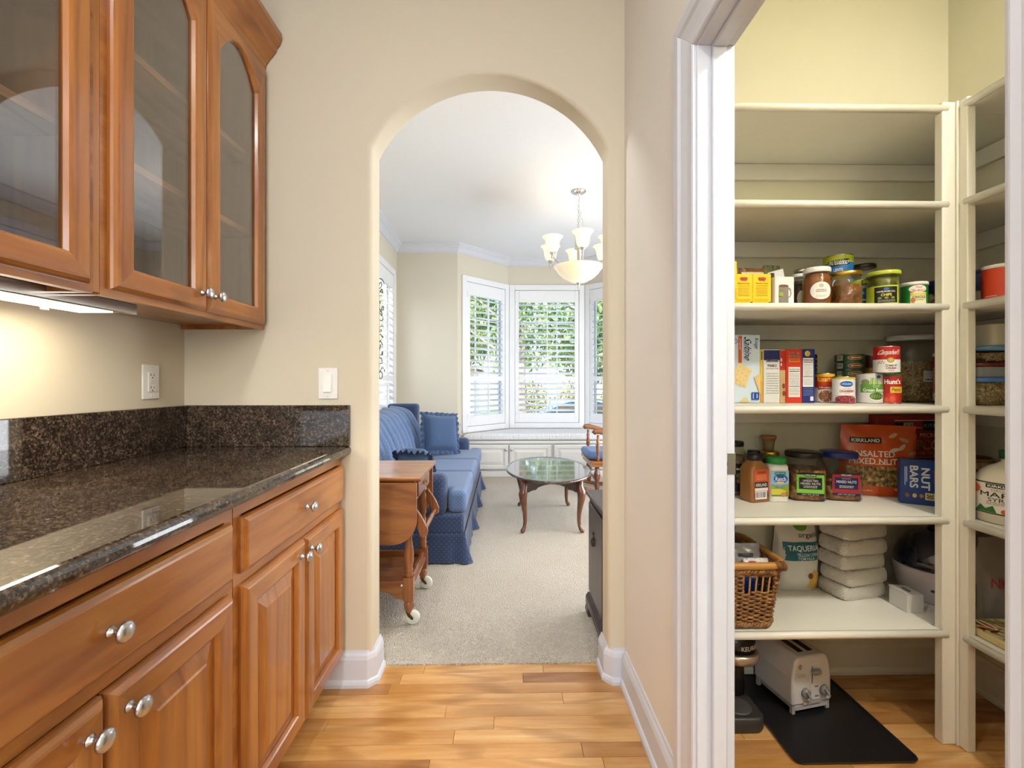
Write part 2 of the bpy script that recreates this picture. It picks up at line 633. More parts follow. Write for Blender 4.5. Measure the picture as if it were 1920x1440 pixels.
# tufts along the cut edge of the carpet and in the nearest strip, where single tufts show
tb = MB()
random.seed(11)
for i in range(5200):
    x = random.uniform(-0.60, 0.50)
    y = YB - 0.006 + abs(random.gauss(0, 0.30))
    if y > 2.6:
        continue
    h = random.uniform(0.005, 0.011)
    w = random.uniform(0.0018, 0.0032)
    a = random.uniform(0, PI)
    dx, dy = math.cos(a) * w, math.sin(a) * w
    lx, ly = random.gauss(0, 0.003), random.gauss(0, 0.003) - (0.003 if y < YB + .01 else 0)
    z0 = 0.003
    tb.add([(x - dx, y - dy, z0), (x + dx, y + dy, z0), (x + dy, y - dx, z0), (x + lx, y + ly, z0 + h)], [(0, 1, 3), (1, 2, 3), (2, 0, 3)], 0, True)
tag(tb.build('carpet_tufts', M['carpet'], cp), None, None, None, 'stuff')

# --- passage walls
wl_ = wallbox('wall_left', 'tan painted wall behind the counter', M['wall'], XL - .1, XL, -3.2, YA, 0, CEIL)
wallbox('wall_rear', 'tan painted wall behind the photographer', M['wall'], XL - .1, XR + .1, -3.3, -3.2, 0, CEIL)
wallbox('ceiling', 'white ceiling of the passage', M['ceiling'], XL - .1, XR, -3.2, YA, CEIL, CEIL + .1)
# right wall with the pantry doorway between y = .40 and 1.075, head at 1.93
DY0, DY1, DZ = 0.385, 1.075, 1.935
mb = MB()
mb.box(XR, PX0, DY1, PYB + .05, 0, CEIL)
mb.box(XR, PX0, -3.2, DY0, 0, CEIL)
mb.box(XR, PX0, DY0, DY1, DZ, CEIL)
struct(mb.build('wall_right', M['wall_right']), 'pale wall with the pantry doorway')

# --- arch wall
def arch_wall():
    ax0, ax1, zs, rise = -0.492, 0.392, 2.004, 0.278
    cx, hw = (ax0 + ax1) / 2, (ax1 - ax0) / 2
    rad = (hw * hw + rise * rise) / (2 * rise)
    cz = zs + rise - rad
    a0 = math.asin(hw / rad)
    path = [(ax0, 0, -1, 0), (ax0, 1.0, -1, 0), (ax0, zs - .03, -1, 0)]
    n = 40
    for i in range(n + 1):
        a = -a0 + 2 * a0 * i / n
        nx, nz = math.sin(a), math.cos(a)
        if i == 0: nx, nz = -1.0, 0.45
        if i == n: nx, nz = 1.0, 0.45
        path.append((cx + rad * math.sin(a), cz + rad * math.cos(a), nx, nz))
    path += [(ax1, zs - .03, 1, 0), (ax1, 1.0, 1, 0), (ax1, 0, 1, 0)]
    r = 0.019
    prof = []
    k = 5
    for i in range(k + 1):
        a = PI / 2 * i / k
        prof.append((r * (1 - math.sin(a)), YA + r * (1 - math.cos(a))))
    for i in range(k, -1, -1):
        a = PI / 2 * i / k
        prof.append((r * (1 - math.sin(a)), YB - r * (1 - math.cos(a))))
    mb = MB()
    V = []
    for (o, y) in prof:
        for (x, z, nx, nz) in path:
            V.append((x + nx * o, y, z + nz * o))
    m = len(path)
    Fc = [(j * m + i, j * m + i + 1, (j + 1) * m + i + 1, (j + 1) * m + i) for j in range(len(prof) - 1) for i in range(m - 1)]
    mb.add(V, Fc, 0, True)
    # the two faces
    for y, x0, x1 in ((YA, XL - .1, XR + .06), (YB, LX0 - .1, LX1 + .1)):
        top = CEIL
        ring = [(x + nx * r, z + nz * r) for (x, z, nx, nz) in path]
        outer = []
        for (x, z) in ring:
            pass
        V = []
        Fq = []
        lo = [i for i in range(m) if i < 3]
        hi = [i for i in range(m) if i >= m - 3]
        for i in range(m):
            x, z = ring[i]
            if i in lo: q = (x0, z)
            elif i in hi: q = (x1, z)
            else: q = (x, top)
            V += [(x, y, z), (q[0], y, q[1])]
        for i in range(m - 1):
            if i == 2:
                b = len(V)
                V += [(x0, y, top)]
                Fq.append((2 * i, 2 * i + 1, b, 2 * i + 3, 2 * i + 2))
            elif i == m - 4:
                b = len(V)
                V += [(x1, y, top)]
                Fq.append((2 * i, 2 * i + 1, b, 2 * i + 3, 2 * i + 2))
            else:
                Fq.append((2 * i, 2 * i + 1, 2 * i + 3, 2 * i + 2))
        mb.add(V, Fq, 0, False)
    return mb
struct(arch_wall().build('wall_arch', M['wall']), 'tan wall with a rounded archway to the living room')

# --- baseboards: profile of board with shoe, runs along a path of floor points (room on the left of travel)
BB = [(0, 0), (0.024, 0), (0.024, 0.012), (0.020, 0.022), (0.015, 0.026), (0.015, 0.098), (0.011, 0.112), (0.006, 0.120), (0.004, 0.128), (0, 0.128)]
def run_profile(mb, pts, prof, z0=0.0, flip=1, closed=False):
    """sweep prof (out, z) along the xy polyline pts with mitred corners; out is to the left of travel * flip"""
    n = len(pts)
    rows = []
    for i in range(n):
        p = Vector(pts[i])
        d0 = (p - Vector(pts[i - 1])).normalized() if i > 0 else None
        d1 = (Vector(pts[i + 1]) - p).normalized() if i < n - 1 else None
        if d0 is None: d0 = d1
        if d1 is None: d1 = d0
        n0 = Vector((-d0.y, d0.x)); n1 = Vector((-d1.y, d1.x))
        b = n0 + n1
        b = b / max(0.2, b.dot(n0)) if b.length > 1e-6 else n0
        rows.append([(p.x + b.x * o * flip, p.y + b.y * o * flip, z0 + z) for (o, z) in prof])
    m = len(prof)
    V = [q for r in rows for q in r]
    Fc = []
    for i in range(n - 1):
        for j in range(m):
            j2 = (j + 1) % m
            Fc.append((i * m + j, i * m + j2, (i + 1) * m + j2, (i + 1) * m + j))
    Fc.append(tuple(range(m)))
    Fc.append(tuple(range(n * m - 1, (n - 1) * m - 1, -1)))
    return mb.add(V, Fc, 0, False)

bl = run_profile(MB(), [(-0.90, YA), (-0.512, YA), (-0.492, YA + .02), (-0.492, YB - .006)], BB, flip=-1)
struct(bl.build('baseboard_left', M['trim'], weld=True), 'white baseboard wrapping the left foot of the archway')
br_ = run_profile(MB(), [(0.392, YB - .006), (0.392, YA + .02), (0.412, YA), (XR - .0001, YA)], BB, flip=-1)
struct(br_.build('baseboard_arch_right', M['trim'], weld=True), 'white baseboard wrapping the right foot of the archway')
br_ = run_profile(MB(), [(XR, YA - .024), (XR, 1.165)], BB, flip=-1)
struct(br_.build('baseboard_right', M['trim'], weld=True), 'white baseboard along the pale wall beside the pantry')
br_ = run_profile(MB(), [(XR, 0.292), (XR, -3.0)], BB, flip=-1)
struct(br_.build('baseboard_right', M['trim'], weld=True), 'white baseboard behind the pantry doorway')
br_ = run_profile(MB(), [(PX0, PYB), (PX1, PYB), (PX1, -0.2)], BB, flip=-1)
struct(br_.build('baseboard_pantry', M['trim_pantry'], weld=True), 'white baseboard round the pantry floor')

# --- pantry doorway: jambs, stops, casings
door = thing('door_1', 'white cased pantry doorway with strike plate', None, kind='structure')
jm = M['trim']
# far jamb lining, near jamb lining, head lining
MB().box(XR - .002, PX0 + .002, DY1 - .018, DY1, 0, DZ).build('jamb', jm, door, bevel=0.0015, seg=1)
MB().box(XR - .002, PX0 + .002, DY0, DY0 + .018, 0, DZ).build('jamb', jm, door, bevel=0.0015, seg=1)
MB().box(XR - .002, PX0 + .002, DY0 + .018, DY1 - .018, DZ - .018, DZ).build('head_jamb', jm, door, bevel=0.0015, seg=1)
MB().box(XR + .030, XR + .064, DY1 - .030, DY1 - .018, 0, DZ - .018).build('door_stop', jm, door, bevel=0.003, seg=2)
MB().box(XR + .030, XR + .064, DY0 + .030, DY1 - .030, DZ - .030, DZ - .018).build('door_stop', jm, door, bevel=0.003, seg=2)
CAS = [(0, 0), (0.0, 0.009), (0.006, 0.012), (0.014, 0.010), (0.030, 0.011), (0.058, 0.016), (0.066, 0.022), (0.092, 0.022), (0.100, 0.016), (0.100, 0)]
def casing_leg(sign, y_in, z1):
    """casing board whose inner edge is y_in; sign +1 grows to larger y"""
    mb = MB()
    n = len(CAS)
    V = [(XR - t_, y_in + sign * s, 0.0) for (s, t_) in CAS] + [(XR - t_, y_in + sign * s, z1 + s) for (s, t_) in CAS]
    Fc = [(i, (i + 1) % n, n + (i + 1) % n, n + i) for i in range(n)]
    Fc += [tuple(range(n)), tuple(range(2 * n - 1, n - 1, -1))]
    return mb.add(V, Fc)
CZ = DZ - .012
casing_leg(1, DY1 - .012, CZ).build('casing', jm, door, bevel=0.001, seg=1)
casing_leg(-1, DY0 + .012, CZ).build('casing', jm, door, bevel=0.001, seg=1)
mb = MB()
n = len(CAS)
V = [(XR - t_, DY0 + .012 - s, CZ + s) for (s, t_) in CAS] + [(XR - t_, DY1 - .012 + s, CZ + s) for (s, t_) in CAS]
mb.add(V, [(i, (i + 1) % n, n + (i + 1) % n, n + i) for i in range(n)] + [tuple(range(n)), tuple(range(2 * n - 1, n - 1, -1))])
mb.build('head_casing', jm, door, bevel=0.001, seg=1)
# strike plate let into the far jamb
yp = DY1 - .018
sp = MB().box(PX0 - .034, PX0 + .003, yp - .0016, yp + .001, 0.912, 0.962)
spo = sp.build('strike_plate', M['nickel'], door, bevel=0.0006, seg=1)
MB().prism([(PX0 - .030 + 0.008 * math.cos(a * PI / 8) + .006, 0.937 + 0.011 * math.sin(a * PI / 8)) for a in range(16)], yp - .0022, yp - .0005, 'y').build('latch_hole', P('3a322c', 0.8), spo)
for z in (0.918, 0.956):
    MB().lathe([(0.0, 0.0008), (0.0022, 0.0006), (0.0024, 0)], 8, xf=Mx((PX0 - .022, yp - .0016, z), R(90))).build('screw', M['chrome'], spo)

# --- pantry shell
wallbox('wall_pantry_back', 'cream wall behind the pantry shelves', M['wall_pantry'], PX0, PX1 + .1, PYB, PYB + .06, 0, CEIL)
wallbox('wall_pantry_right', 'cream wall on the right side of the pantry', M['wall_pantry'], PX1, PX1 + .1, -0.3, PYB, 0, CEIL)
wallbox('wall_pantry_front', 'cream wall at the near end of the pantry', M['wall_pantry'], PX0, PX1 + .1, -0.4, -0.3, 0, CEIL)
wallbox('ceiling_pantry', 'pale ceiling of the pantry', M['wall_pantry'], PX0, PX1 + .1, -0.4, PYB + .06, CEIL, CEIL + .1)

# --- living room shell
wallbox('ceiling_living', 'white textured living room ceiling', M['ceiling'], LX0 - .1, LX1 + .1, YA, 6.15, CEIL, CEIL + .1)
wallbox('wall_living_right', 'beige wall on the right of the living room', M['wall_living'], LX1, LX1 + .1, YB, 6.1, 0, CEIL)

def wall_seg(name, label, A, B, hole=None, thick=0.10):
    """wall from A to B (room on the right of travel); local x along, y outward"""
    A, B = Vector(A), Vector(B)
    L = (B - A).length
    rz = math.atan2(B.y - A.y, B.x - A.x)
    mb = MB()
    if hole is None:
        mb.box(0, L, 0, thick, 0, CEIL)
    else:
        s0, s1, z0, z1 = hole
        mb.box(0, s0, 0, thick, 0, CEIL)
        mb.box(s1, L, 0, thick, 0, CEIL)
        mb.box(s0, s1, 0, thick, 0, z0)
        mb.box(s0, s1, 0, thick, z1, CEIL)
    o = mb.build(name, M['wall_living'], loc=(A.x, A.y, 0), rot=(0, 0, rz))
    struct(o, label)
    return (A.x, A.y, 0), rz, L

BAY = [(LX0, LY), (-0.548, LY), (0.056, 6.0), (1.076, 6.0), (1.680, LY), (LX1, LY)]
ZW0, ZW1 = 0.585, 2.330
w_l = wall_seg('wall_living_left', 'beige wall with the side window above the sofa', (LX0, YB), (LX0, LY), (2.62, 3.36, 0.72, ZW1))
wall_seg('wall_living_back', 'beige wall left of the bay window', BAY[0], BAY[1])
w_a = wall_seg('wall_bay_left', 'angled beige wall of the bay', BAY[1], BAY[2], (0.135, 0.800, ZW0, ZW1))
w_c = wall_seg('wall_bay_center', 'beige wall of the bay behind the window seat', BAY[2], BAY[3], (0.085, 0.935, ZW0, ZW1))
w_r = wall_seg('wall_bay_right', 'angled beige wall of the bay beside the glider', BAY[3], BAY[4], (0.073, 0.738, ZW0, ZW1))
wall_seg('wall_living_back', 'beige wall right of the bay window', BAY[4], BAY[5])

# crown moulding round the living room
CR = [(0, 0), (0, -0.098), (0.010, -0.098), (0.014, -0.086), (0.022, -0.080), (0.030, -0.062), (0.050, -0.040), (0.066, -0.030), (0.072, -0.018), (0.086, -0.012), (0.088, 0)]
cr = run_profile(MB(), [(LX1, YB), (LX0, YB)], CR, CEIL, flip=1)
struct(cr.build('trim_1', M['trim'], weld=True), 'white crown moulding above the archway in the living room')
cr = run_profile(MB(), [(LX0, YB)] + BAY + [(LX1, YB)], CR, CEIL, flip=-1)
struct(cr.build('trim_2', M['trim'], weld=True), 'white crown moulding following the bay window walls')
bb = run_profile(MB(), [(LX0, YB), (LX0, LY - .001), (-0.6, LY - .001)], BB, flip=-1)
struct(bb.build('baseboard_living', M['trim'], weld=True), 'white baseboard behind the sofa')

# --- windows and their plantation shutters
def louver_mesh(w):
    mb = MB()
    pr = []
    for i in range(12):
        a = 2 * PI * i / 12
        pr.append((0.043 * math.cos(a), 0.0055 * math.sin(a)))
    mb.prism(pr, -w / 2, w / 2, 'x', smooth=True)
    return mb

def window(no, wseg, hole, wlabel, slabel, tilt, muntin=True, outer=True):
    loc, rz, L = wseg
    s0, s1, z0, z1 = hole
    win = thing('window_%d' % no, wlabel, None, loc, rz, kind='structure')
    c = 0.070
    # casing round the opening on the room side
    for b in ((s0 - c, s0, z0 - c, z1 + c), (s1, s1 + c, z0 - c, z1 + c)):
        MB().box(b[0], b[1], -0.020, 0, b[2], b[3]).build('casing', M['shutter'], win, bevel=0.004)
    MB().box(s0, s1, -0.020, 0, z1, z1 + c).build('casing', M['shutter'], win, bevel=0.004)
    MB().box(s0, s1, -0.020, 0, z0 - c, z0).build('sill', M['shutter'], win, bevel=0.004)
    # sash at the outer side of the wall
    f = 0.045
    mb = MB()
    mb.box(s0, s0 + f, 0.062, 0.095, z0, z1).box(s1 - f, s1, 0.062, 0.095, z0, z1)
    mb.box(s0 + f, s1 - f, 0.062, 0.095, z0, z0 + f).box(s0 + f, s1 - f, 0.062, 0.095, z1 - f, z1)
    mb.build('sash', M['shutter'], win)
    if muntin:
        w = s1 - s0
        for k in (1, 2):
            MB().box(s0 + w * k / 3 - .006, s0 + w * k / 3 + .006, 0.070, 0.088, z0 + f, z1 - f).build('muntin', M['shutter'], win)
        for k in range(1, 4):
            zz = z0 + (z1 - z0) * k / 4
            MB().box(s0 + f, s1 - f, 0.0705, 0.0875, zz - .006, zz + .006).build('muntin', M['shutter'], win)
    MB().box(s0 + f, s1 - f, 0.0775, 0.0800, z0 + f, z1 - f).build('pane', M['glass'], win)
    # shutter
    sh = thing('plantation_shutter', slabel, 'shutter', loc, rz, 'white shutters of the living room windows')
    e = 0.004
    st = 0.052
    y0, y1 = -0.012, 0.018
    a0, a1 = s0 + e, s1 - e
    b0, b1 = z0 + e, z1 - e
    rt, rb, rm = 0.155, 0.125, 0.060
    zm = 1.165
    MB().box(a0, a0 + st, y0, y1, b0, b1).build('stile', M['shutter'], sh, bevel=0.003)
    MB().box(a1 - st, a1, y0, y1, b0, b1).build('stile', M['shutter'], sh, bevel=0.003)
    MB().box(a0 + st, a1 - st, y0, y1, b1 - rt, b1).build('rail', M['shutter'], sh, bevel=0.003)
    MB().box(a0 + st, a1 - st, y0, y1, b0, b0 + rb).build('rail', M['shutter'], sh, bevel=0.003)
    MB().box(a0 + st, a1 - st, y0, y1, zm - rm / 2, zm + rm / 2).build('rail', M['shutter'], sh, bevel=0.003)
    lw = (a1 - a0) - 2 * st - 0.004
    xm = (a0 + a1) / 2
    first = None
    for (q0, q1, tl) in ((b0 + rb, zm - rm / 2, tilt[0]), (zm + rm / 2, b1 - rt, tilt[1])):
        n = max(1, round((q1 - q0) / 0.0762))
        p = (q1 - q0) / n
        for i in range(n):
            z = q0 + p * (i + .5)
            if first is None:
                first = louver_mesh(lw).build('louver', M['shutter'], sh, loc=(xm, 0.003, z), rot=(R(tl), 0, 0))
            else:
                share(first, 'louver', sh, (xm, 0.003, z), (R(tl), 0, 0))
        MB().box(xm - .006, xm + .006, -0.052, -0.042, q0 + p * .4, q1 - p * .4).build('tilt_rod', M['shutter'], sh, bevel=0.002)
    for z in (b0 + .12, b1 - .15):
        MB().box(a0 - .006, a0 + .010, y0 - .003, y0 + .002, z - .03, z + .03).build('hinge', M['trim'], sh)
    return win

window(1, w_c, (0.085, 0.935, ZW0, ZW1), 'middle bay window behind the seat', 'white shutter on the middle bay window with open louvers showing trees and a blue car', (18, 22))
window(2, w_a, (0.135, 0.800, ZW0, ZW1), 'left angled bay window', 'white narrow shutter on the left angled bay window', (18, 24))
window(3, w_r, (0.073, 0.738, ZW0, ZW1), 'right angled bay window', 'white shutter half hidden by the archway on the right angled bay window', (12, 12))
window(4, w_l, (2.62, 3.36, 0.72, ZW1), 'side window above the sofa', 'white shutter on the side window above the blue sofa', (38, 38))

# --- unseen glazed doors and window, added to frame the two daylight fills
gd = thing('added_door', 'added white glazed doors framing the daylight fill on the right living room wall', None, (LX1 - .001, 2.25, 0), R(-90), kind='structure')
gd.location = (LX1 - .001, 4.75, 0)
pale = P('dfe8f0', 0.1)
for k in range(2):
    x0 = .03 + 1.22 * k
    for b in ((x0, x0 + .09, .02, 2.42), (x0 + 1.11, x0 + 1.20, .02, 2.42), (x0 + .09, x0 + 1.11, 2.31, 2.42), (x0 + .09, x0 + 1.11, .02, .24)):
        MB().box(b[0], b[1], -.035, 0, b[2], b[3]).build('sash', M['trim'], gd, bevel=0.003, seg=1)
    MB().box(x0 + .09, x0 + 1.11, -.012, -.002, .24, 2.31).build('pane', pale, gd)
    for j in range(1, 4):
        MB().box(x0 + .09, x0 + 1.11, -.022, -.013, .24 + .5175 * j - .012, .24 + .5175 * j + .012).build('muntin', M['trim'], gd)
for b in ((-.06, .025, 0, 2.50), (2.465, 2.55, 0, 2.50), (.025, 2.465, 2.425, 2.50)):
    MB().box(b[0], b[1], -.025, 0, b[2], b[3]).build('casing', M['trim'], gd, bevel=0.003, seg=1)
kw = thing('window_5', 'added window framing the daylight fill behind the photographer', None, (.45, -3.199, .95), R(180), kind='structure')
for b in ((-.02, .06, -.08, 1.58), (1.44, 1.52, -.08, 1.58), (.06, 1.44, 1.50, 1.58), (.06, 1.44, -.08, 0.0)):
    MB().box(b[0], b[1], -.025, 0, b[2], b[3]).build('casing', M['trim'], kw, bevel=0.003, seg=1)
MB().box(.06, 1.44, -.010, 0, 0, 1.50).build('pane', pale, kw)
MB().box(.738, .762, -.018, -.011, 0, 1.50).build('muntin', M['trim'], kw)
# ================================================================== CABINETS
def loops(mb, lps, mats_of=None, fill_last=True, fill_first=False, smooth=False):
    """skin a list of closed 3-D loops of equal length"""
    n = len(lps[0])
    o = len(mb.v)
    for lp in lps:
        for p in lp:
            mb.v.append(Vector(p))
    for j in range(len(lps) - 1):
        for i in range(n):
            i2 = (i + 1) % n
            mb.f.append([o + j * n + i, o + j * n + i2, o + (j + 1) * n + i2, o + (j + 1) * n + i])
            mb.m.append(mats_of(i) if mats_of else 0)
            mb.s.append(smooth)
    if fill_last:
        mb.f.append([o + (len(lps) - 1) * n + i for i in range(n)]); mb.m.append(0); mb.s.append(False)
    if fill_first:
        mb.f.append([o + i for i in range(n - 1, -1, -1)]); mb.m.append(0); mb.s.append(False)
    return mb

def rect_loop(w, h, s, y):
    return [(s, y, s), (w - s, y, s), (w - s, y, h - s), (s, y, h - s)]

EDGE = [(0, 0), (0, -.007), (.003, -.012), (.009, -.0175), (.013, -.019)]
def drawer_front(w, h):
    mb = MB()
    return loops(mb, [rect_loop(w, h, s, y) for s, y in EDGE], fill_first=True)

def raised_door(name, parent, x, z, w, h, mv, mh, fr=0.058):
    """frame-and-panel door; its panel is a child"""
    mb = MB()
    prof = EDGE + [(fr - .008, -.019), (fr - .004, -.0165), (fr, -.009), (fr, 0)]
    loops(mb, [rect_loop(w, h, s, y) for s, y in prof], lambda i: 1 if i in (0, 2) else 0, False)
    loops(mb, [rect_loop(w, h, s, y) for s, y in [(fr, 0), (0, 0)]], lambda i: 0, False)
    d = mb.build(name, [mv, mh], parent, loc=(x, 0, z))
    pf = [(fr, -.0065), (fr + .006, -.0065), (fr + .034, -.015), (fr + .038, -.0175)]
    mb = MB()
    loops(mb, [rect_loop(w, h, s, y) for s, y in pf])
    mb.build('panel', mv, d)
    return d

def arch_loop(w, h, s, y, side, bot, top, rise, n=14):
    """inner loop of a door with an arched head; s offsets it inward"""
    x0, x1 = side + s, w - side - s
    z0, zs = bot + s, h - top - rise - s * .7
    pts = [(x0, y, z0), (x1, y, z0), (x1, y, zs)]
    for i in range(1, n):
        t = i / n
        pts.append((x1 + (x0 - x1) * t, y, zs + rise * 4 * t * (1 - t)))
    pts.append((x0, y, zs))
    return pts

def arch_outer(w, h, s, y, n=14):
    pts = [(s, y, s), (w - s, y, s), (w - s, y, h - s)]
    for i in range(1, n):
        t = i / n
        pts.append((w - s + (2 * s - w) * t, y, h - s))
    pts.append((s, y, h - s))
    return pts

def glass_door(parent, x, z, w, h, mv, mh):
    a = (.058, .058, .042, .090)
    L = [arch_outer(w, h, s, y) for s, y in EDGE]
    L += [arch_loop(w, h, s, y, *a) for s, y in ((-.010, -.019), (-.004, -.0165), (0, -.008), (0, 0))]
    L += [arch_outer(w, h, 0, 0)]
    mb = MB()
    loops(mb, L, lambda i: 1 if (i == 0 or 2 <= i <= 15) else 0, False)
    d = mb.build('door', [mv, mh], parent, loc=(x, 0, z))
    g = MB()
    loops(g, [arch_loop(w, h, -.004, -.006, *a), arch_loop(w, h, -.004, -.003, *a)], None, True, True)
    g.build('pane', M['glass_door'], d)
    return d

KNOB = [(0.0085, 0), (0.0085, 0.002), (0.0055, 0.004), (0.0045, 0.010), (0.006, 0.014), (0.0125, 0.017), (0.0155, 0.020), (0.0158, 0.023), (0.0135, 0.027), (0.008, 0.0295), (0, 0.0305)]
knob_src = None
def knob(parent, x, z):
    global knob_src
    if knob_src is None:
        knob_src = MB().lathe(KNOB, 20).build('knob', M['nickel'], parent, loc=(x, -.019, z), rot=(R(90), 0, 0))
        knob_src['label'] = 'brushed nickel knob'
        return knob_src
    return share(knob_src, 'knob', parent, (x, -.019, z), (R(90), 0, 0))

CV = wood('cherry_door_v', 'b06d2e', '95571f', 'c0833e', 'z', 1.0, 0.28, 0.5)
CH = wood('cherry_door_h', 'b06d2e', '95571f', 'c0833e', 'x', 1.0, 0.28, 0.5)
XF = -0.605        # face frame plane of the base cabinets
def base_cabinet(y0, y1, label):
    w = y1 - y0
    root = thing('base_cabinet', label, 'cabinet', (XF, y0, 0), R(90), 'cherry base cabinets under the granite counter')
    # carcass and toe kick (local y runs into the cabinet)
    MB().box(0, w, .020, .575, .102, .855).build('body', CV, root)
    MB().box(0, w, .075, .574, 0, .1015).build('toe_kick', CH, root)
    mb = MB()
    mb.box(0, .030, 0, .0195, .102, .855).box(w - .030, w, 0, .0195, .102, .855)
    mb.box(.030, w - .030, 0, .0195, .825, .855).box(.030, w - .030, 0, .0195, .665, .690).box(.030, w - .030, 0, .0195, .102, .130)
    mb.build('face_frame', CH, root)
    d = drawer_front(w - .036, .128).build('drawer', CH, root, loc=(.018, 0, .693))
    knob(d, (w - .036) / 2, .064)
    dw = (w - .036 - .004) / 2
    a = raised_door('door', root, .018, .122, dw, .542, CV, CH)
    knob(a, dw - .032, .500)
    b = raised_door('door', root, .018 + dw + .004, .122, dw, .542, CV, CH)
    knob(b, .032, .500)
    return root
base_cabinet(1.026, 1.700, 'cherry base cabinet beside the archway wall, its drawer above two doors')
base_cabinet(0.352, 1.023, 'cherry base cabinet nearest the photographer at the lower left')
base_cabinet(-0.330, 0.349, 'cherry base cabinet at the rear end of the counter')

# worktop with a bullnose edge
ct = thing('countertop', 'polished dark brown speckled granite countertop with bullnose edge', 'countertop', (0, 0, 0))
zt, th = 0.890, 0.033
prof = [(XL, zt - th), (-0.587, zt - th)]
for i in range(0, 9):
    a = -PI / 2 + PI * i / 8
    prof.append((-0.587 + th / 2 * math.cos(a) * 1.05, zt - th / 2 + th / 2 * math.sin(a)))
prof += [(XL, zt)]
MB().prism(prof, -0.35, YA, 'y').build('slab', M['granite'], ct)
MB().box(XL, XL + .020, -0.35, YA, zt + .0005, 1.042).build('backsplash', M['granite'], ct, bevel=0.002)
MB().box(XL + .0205, -0.572, YA - .020, YA, zt + .0005, 1.042).build('backsplash', M['granite'], ct, bevel=0.002)

# wall cabinets
XU = -0.889
def upper_cabinet(y0, y1, label):
    w = y1 - y0
    z0, z1 = 1.321, 2.300
    root = thing('wall_cabinet', label, 'cabinet', (XU, y0, 0), R(90), 'cherry glass-front wall cabinets')
    D = -XL + XU - 0.002
    ci = M['cherry_in']
    MB().box(0, .016, .020, D, z0, z1).build('side_panel', CV, root)
    MB().box(w - .016, w, .020, D, z0, z1).build('side_panel', CV, root)
    MB().box(.016, w - .016, D - .008, D, z0 + .015, z1).build('back_panel', ci, root)
    MB().box(.016, w - .016, .020, D - .008, z0 + .014, z0 + .030).build('bottom_panel', CH, root)
    MB().box(.016, w - .016, .020, D - .008, z1 - .016, z1).build('top_panel', CH, root)
    for z in (1.66, 1.935):
        MB().box(.017, w - .017, .024, D - .009, z - .009, z + .009).build('shelf', M['cherry_shelf'], root)
    mb = MB()
    mb.box(0, .030, 0, .0195, z0, z1).box(w - .030, w, 0, .0195, z0, z1)
    mb.box(.030, w - .030, 0, .0195, z1 - .03, z1).box(.030, w - .030, 0, .0195, z0, z0 + .030)
    mb.build('face_frame', CH, root)
    dw = (w - .036 - .004) / 2
    hh = z1 - z0 - .036
    a = glass_door(root, .018, z0 + .016, dw, hh, CV, CH)
    knob(a, dw - .028, .048)
    b = glass_door(root, .018 + dw + .004, z0 + .016, dw, hh, CV, CH)
    knob(b, .028, .048)
    # crown
    cp_ = [(0, 0), (-.006, 0), (-.010, .018), (-.018, .030), (-.036, .052), (-.046, .066), (-.048, .078), (-.060, .090), (-.066, .112), (-.066, .130), (0, .130)]
    mb = MB()
    mb.prism([(y, z1 - .014 + z) for y, z in cp_], 0, w, 'x')
    mb.build('crown', CH, root)
    MB().box(0, w, .001, D, z1 + .0, z1 + .115).build('crown_block', CH, root)
    return root
upper_cabinet(1.016, 1.700, 'cherry glass-front wall cabinet in the corner by the archway wall')
upper_cabinet(0.315, 1.000, 'cherry glass-front wall cabinet at the upper left above the strip light')
MB().box(XU - .285, XU - .0005, 1.0005, 1.0155, 1.325, 2.41).build('filler', CV)
tag(bpy.data.objects['filler'], 'narrow cherry filler strip between the two wall cabinets', 'filler strip')
bpy.data.objects['filler'].name = 'filler_strip'

# strip light under the wall cabinets
ul = thing('under_cabinet_light', 'slim white strip light glowing under the wall cabinet', 'strip light', (0, 0, 0))
MB().box(-1.100, -0.985, 0.42, 1.222, 1.310, 1.334).build('housing', P('e9e4da', 0.3), ul, bevel=0.004)
MB().box(-0.9845, -0.972, 0.42, 1.224, 1.305, 1.3345).build('front_rail', P('b9b0a4', 0.2, 0.8), ul, bevel=0.003)
dif = emitter('strip_diffuser', 'fff0d2', 9.0)
MB().box(-1.085, -1.000, 0.80, 1.18, 1.3055, 1.3098).build('diffuser', dif, ul)
MB().box(-1.085, -1.000, 0.44, 0.77, 1.3055, 1.3098).build('diffuser', dif, ul)
MB().lathe([(0.008, 0), (0.008, .006), (0.004, .010)], 10, xf=Mx((-1.092, 1.10, 1.300))).build('switch', P('e9e4da', 0.3), ul)
sl = add_light('strip_light_glow', 'AREA', (-1.042, 0.80, 1.304), (0, 0, 0), 2.2, (1.0, 0.87, 0.66), 0.08, 0.72)
sl.parent = ul

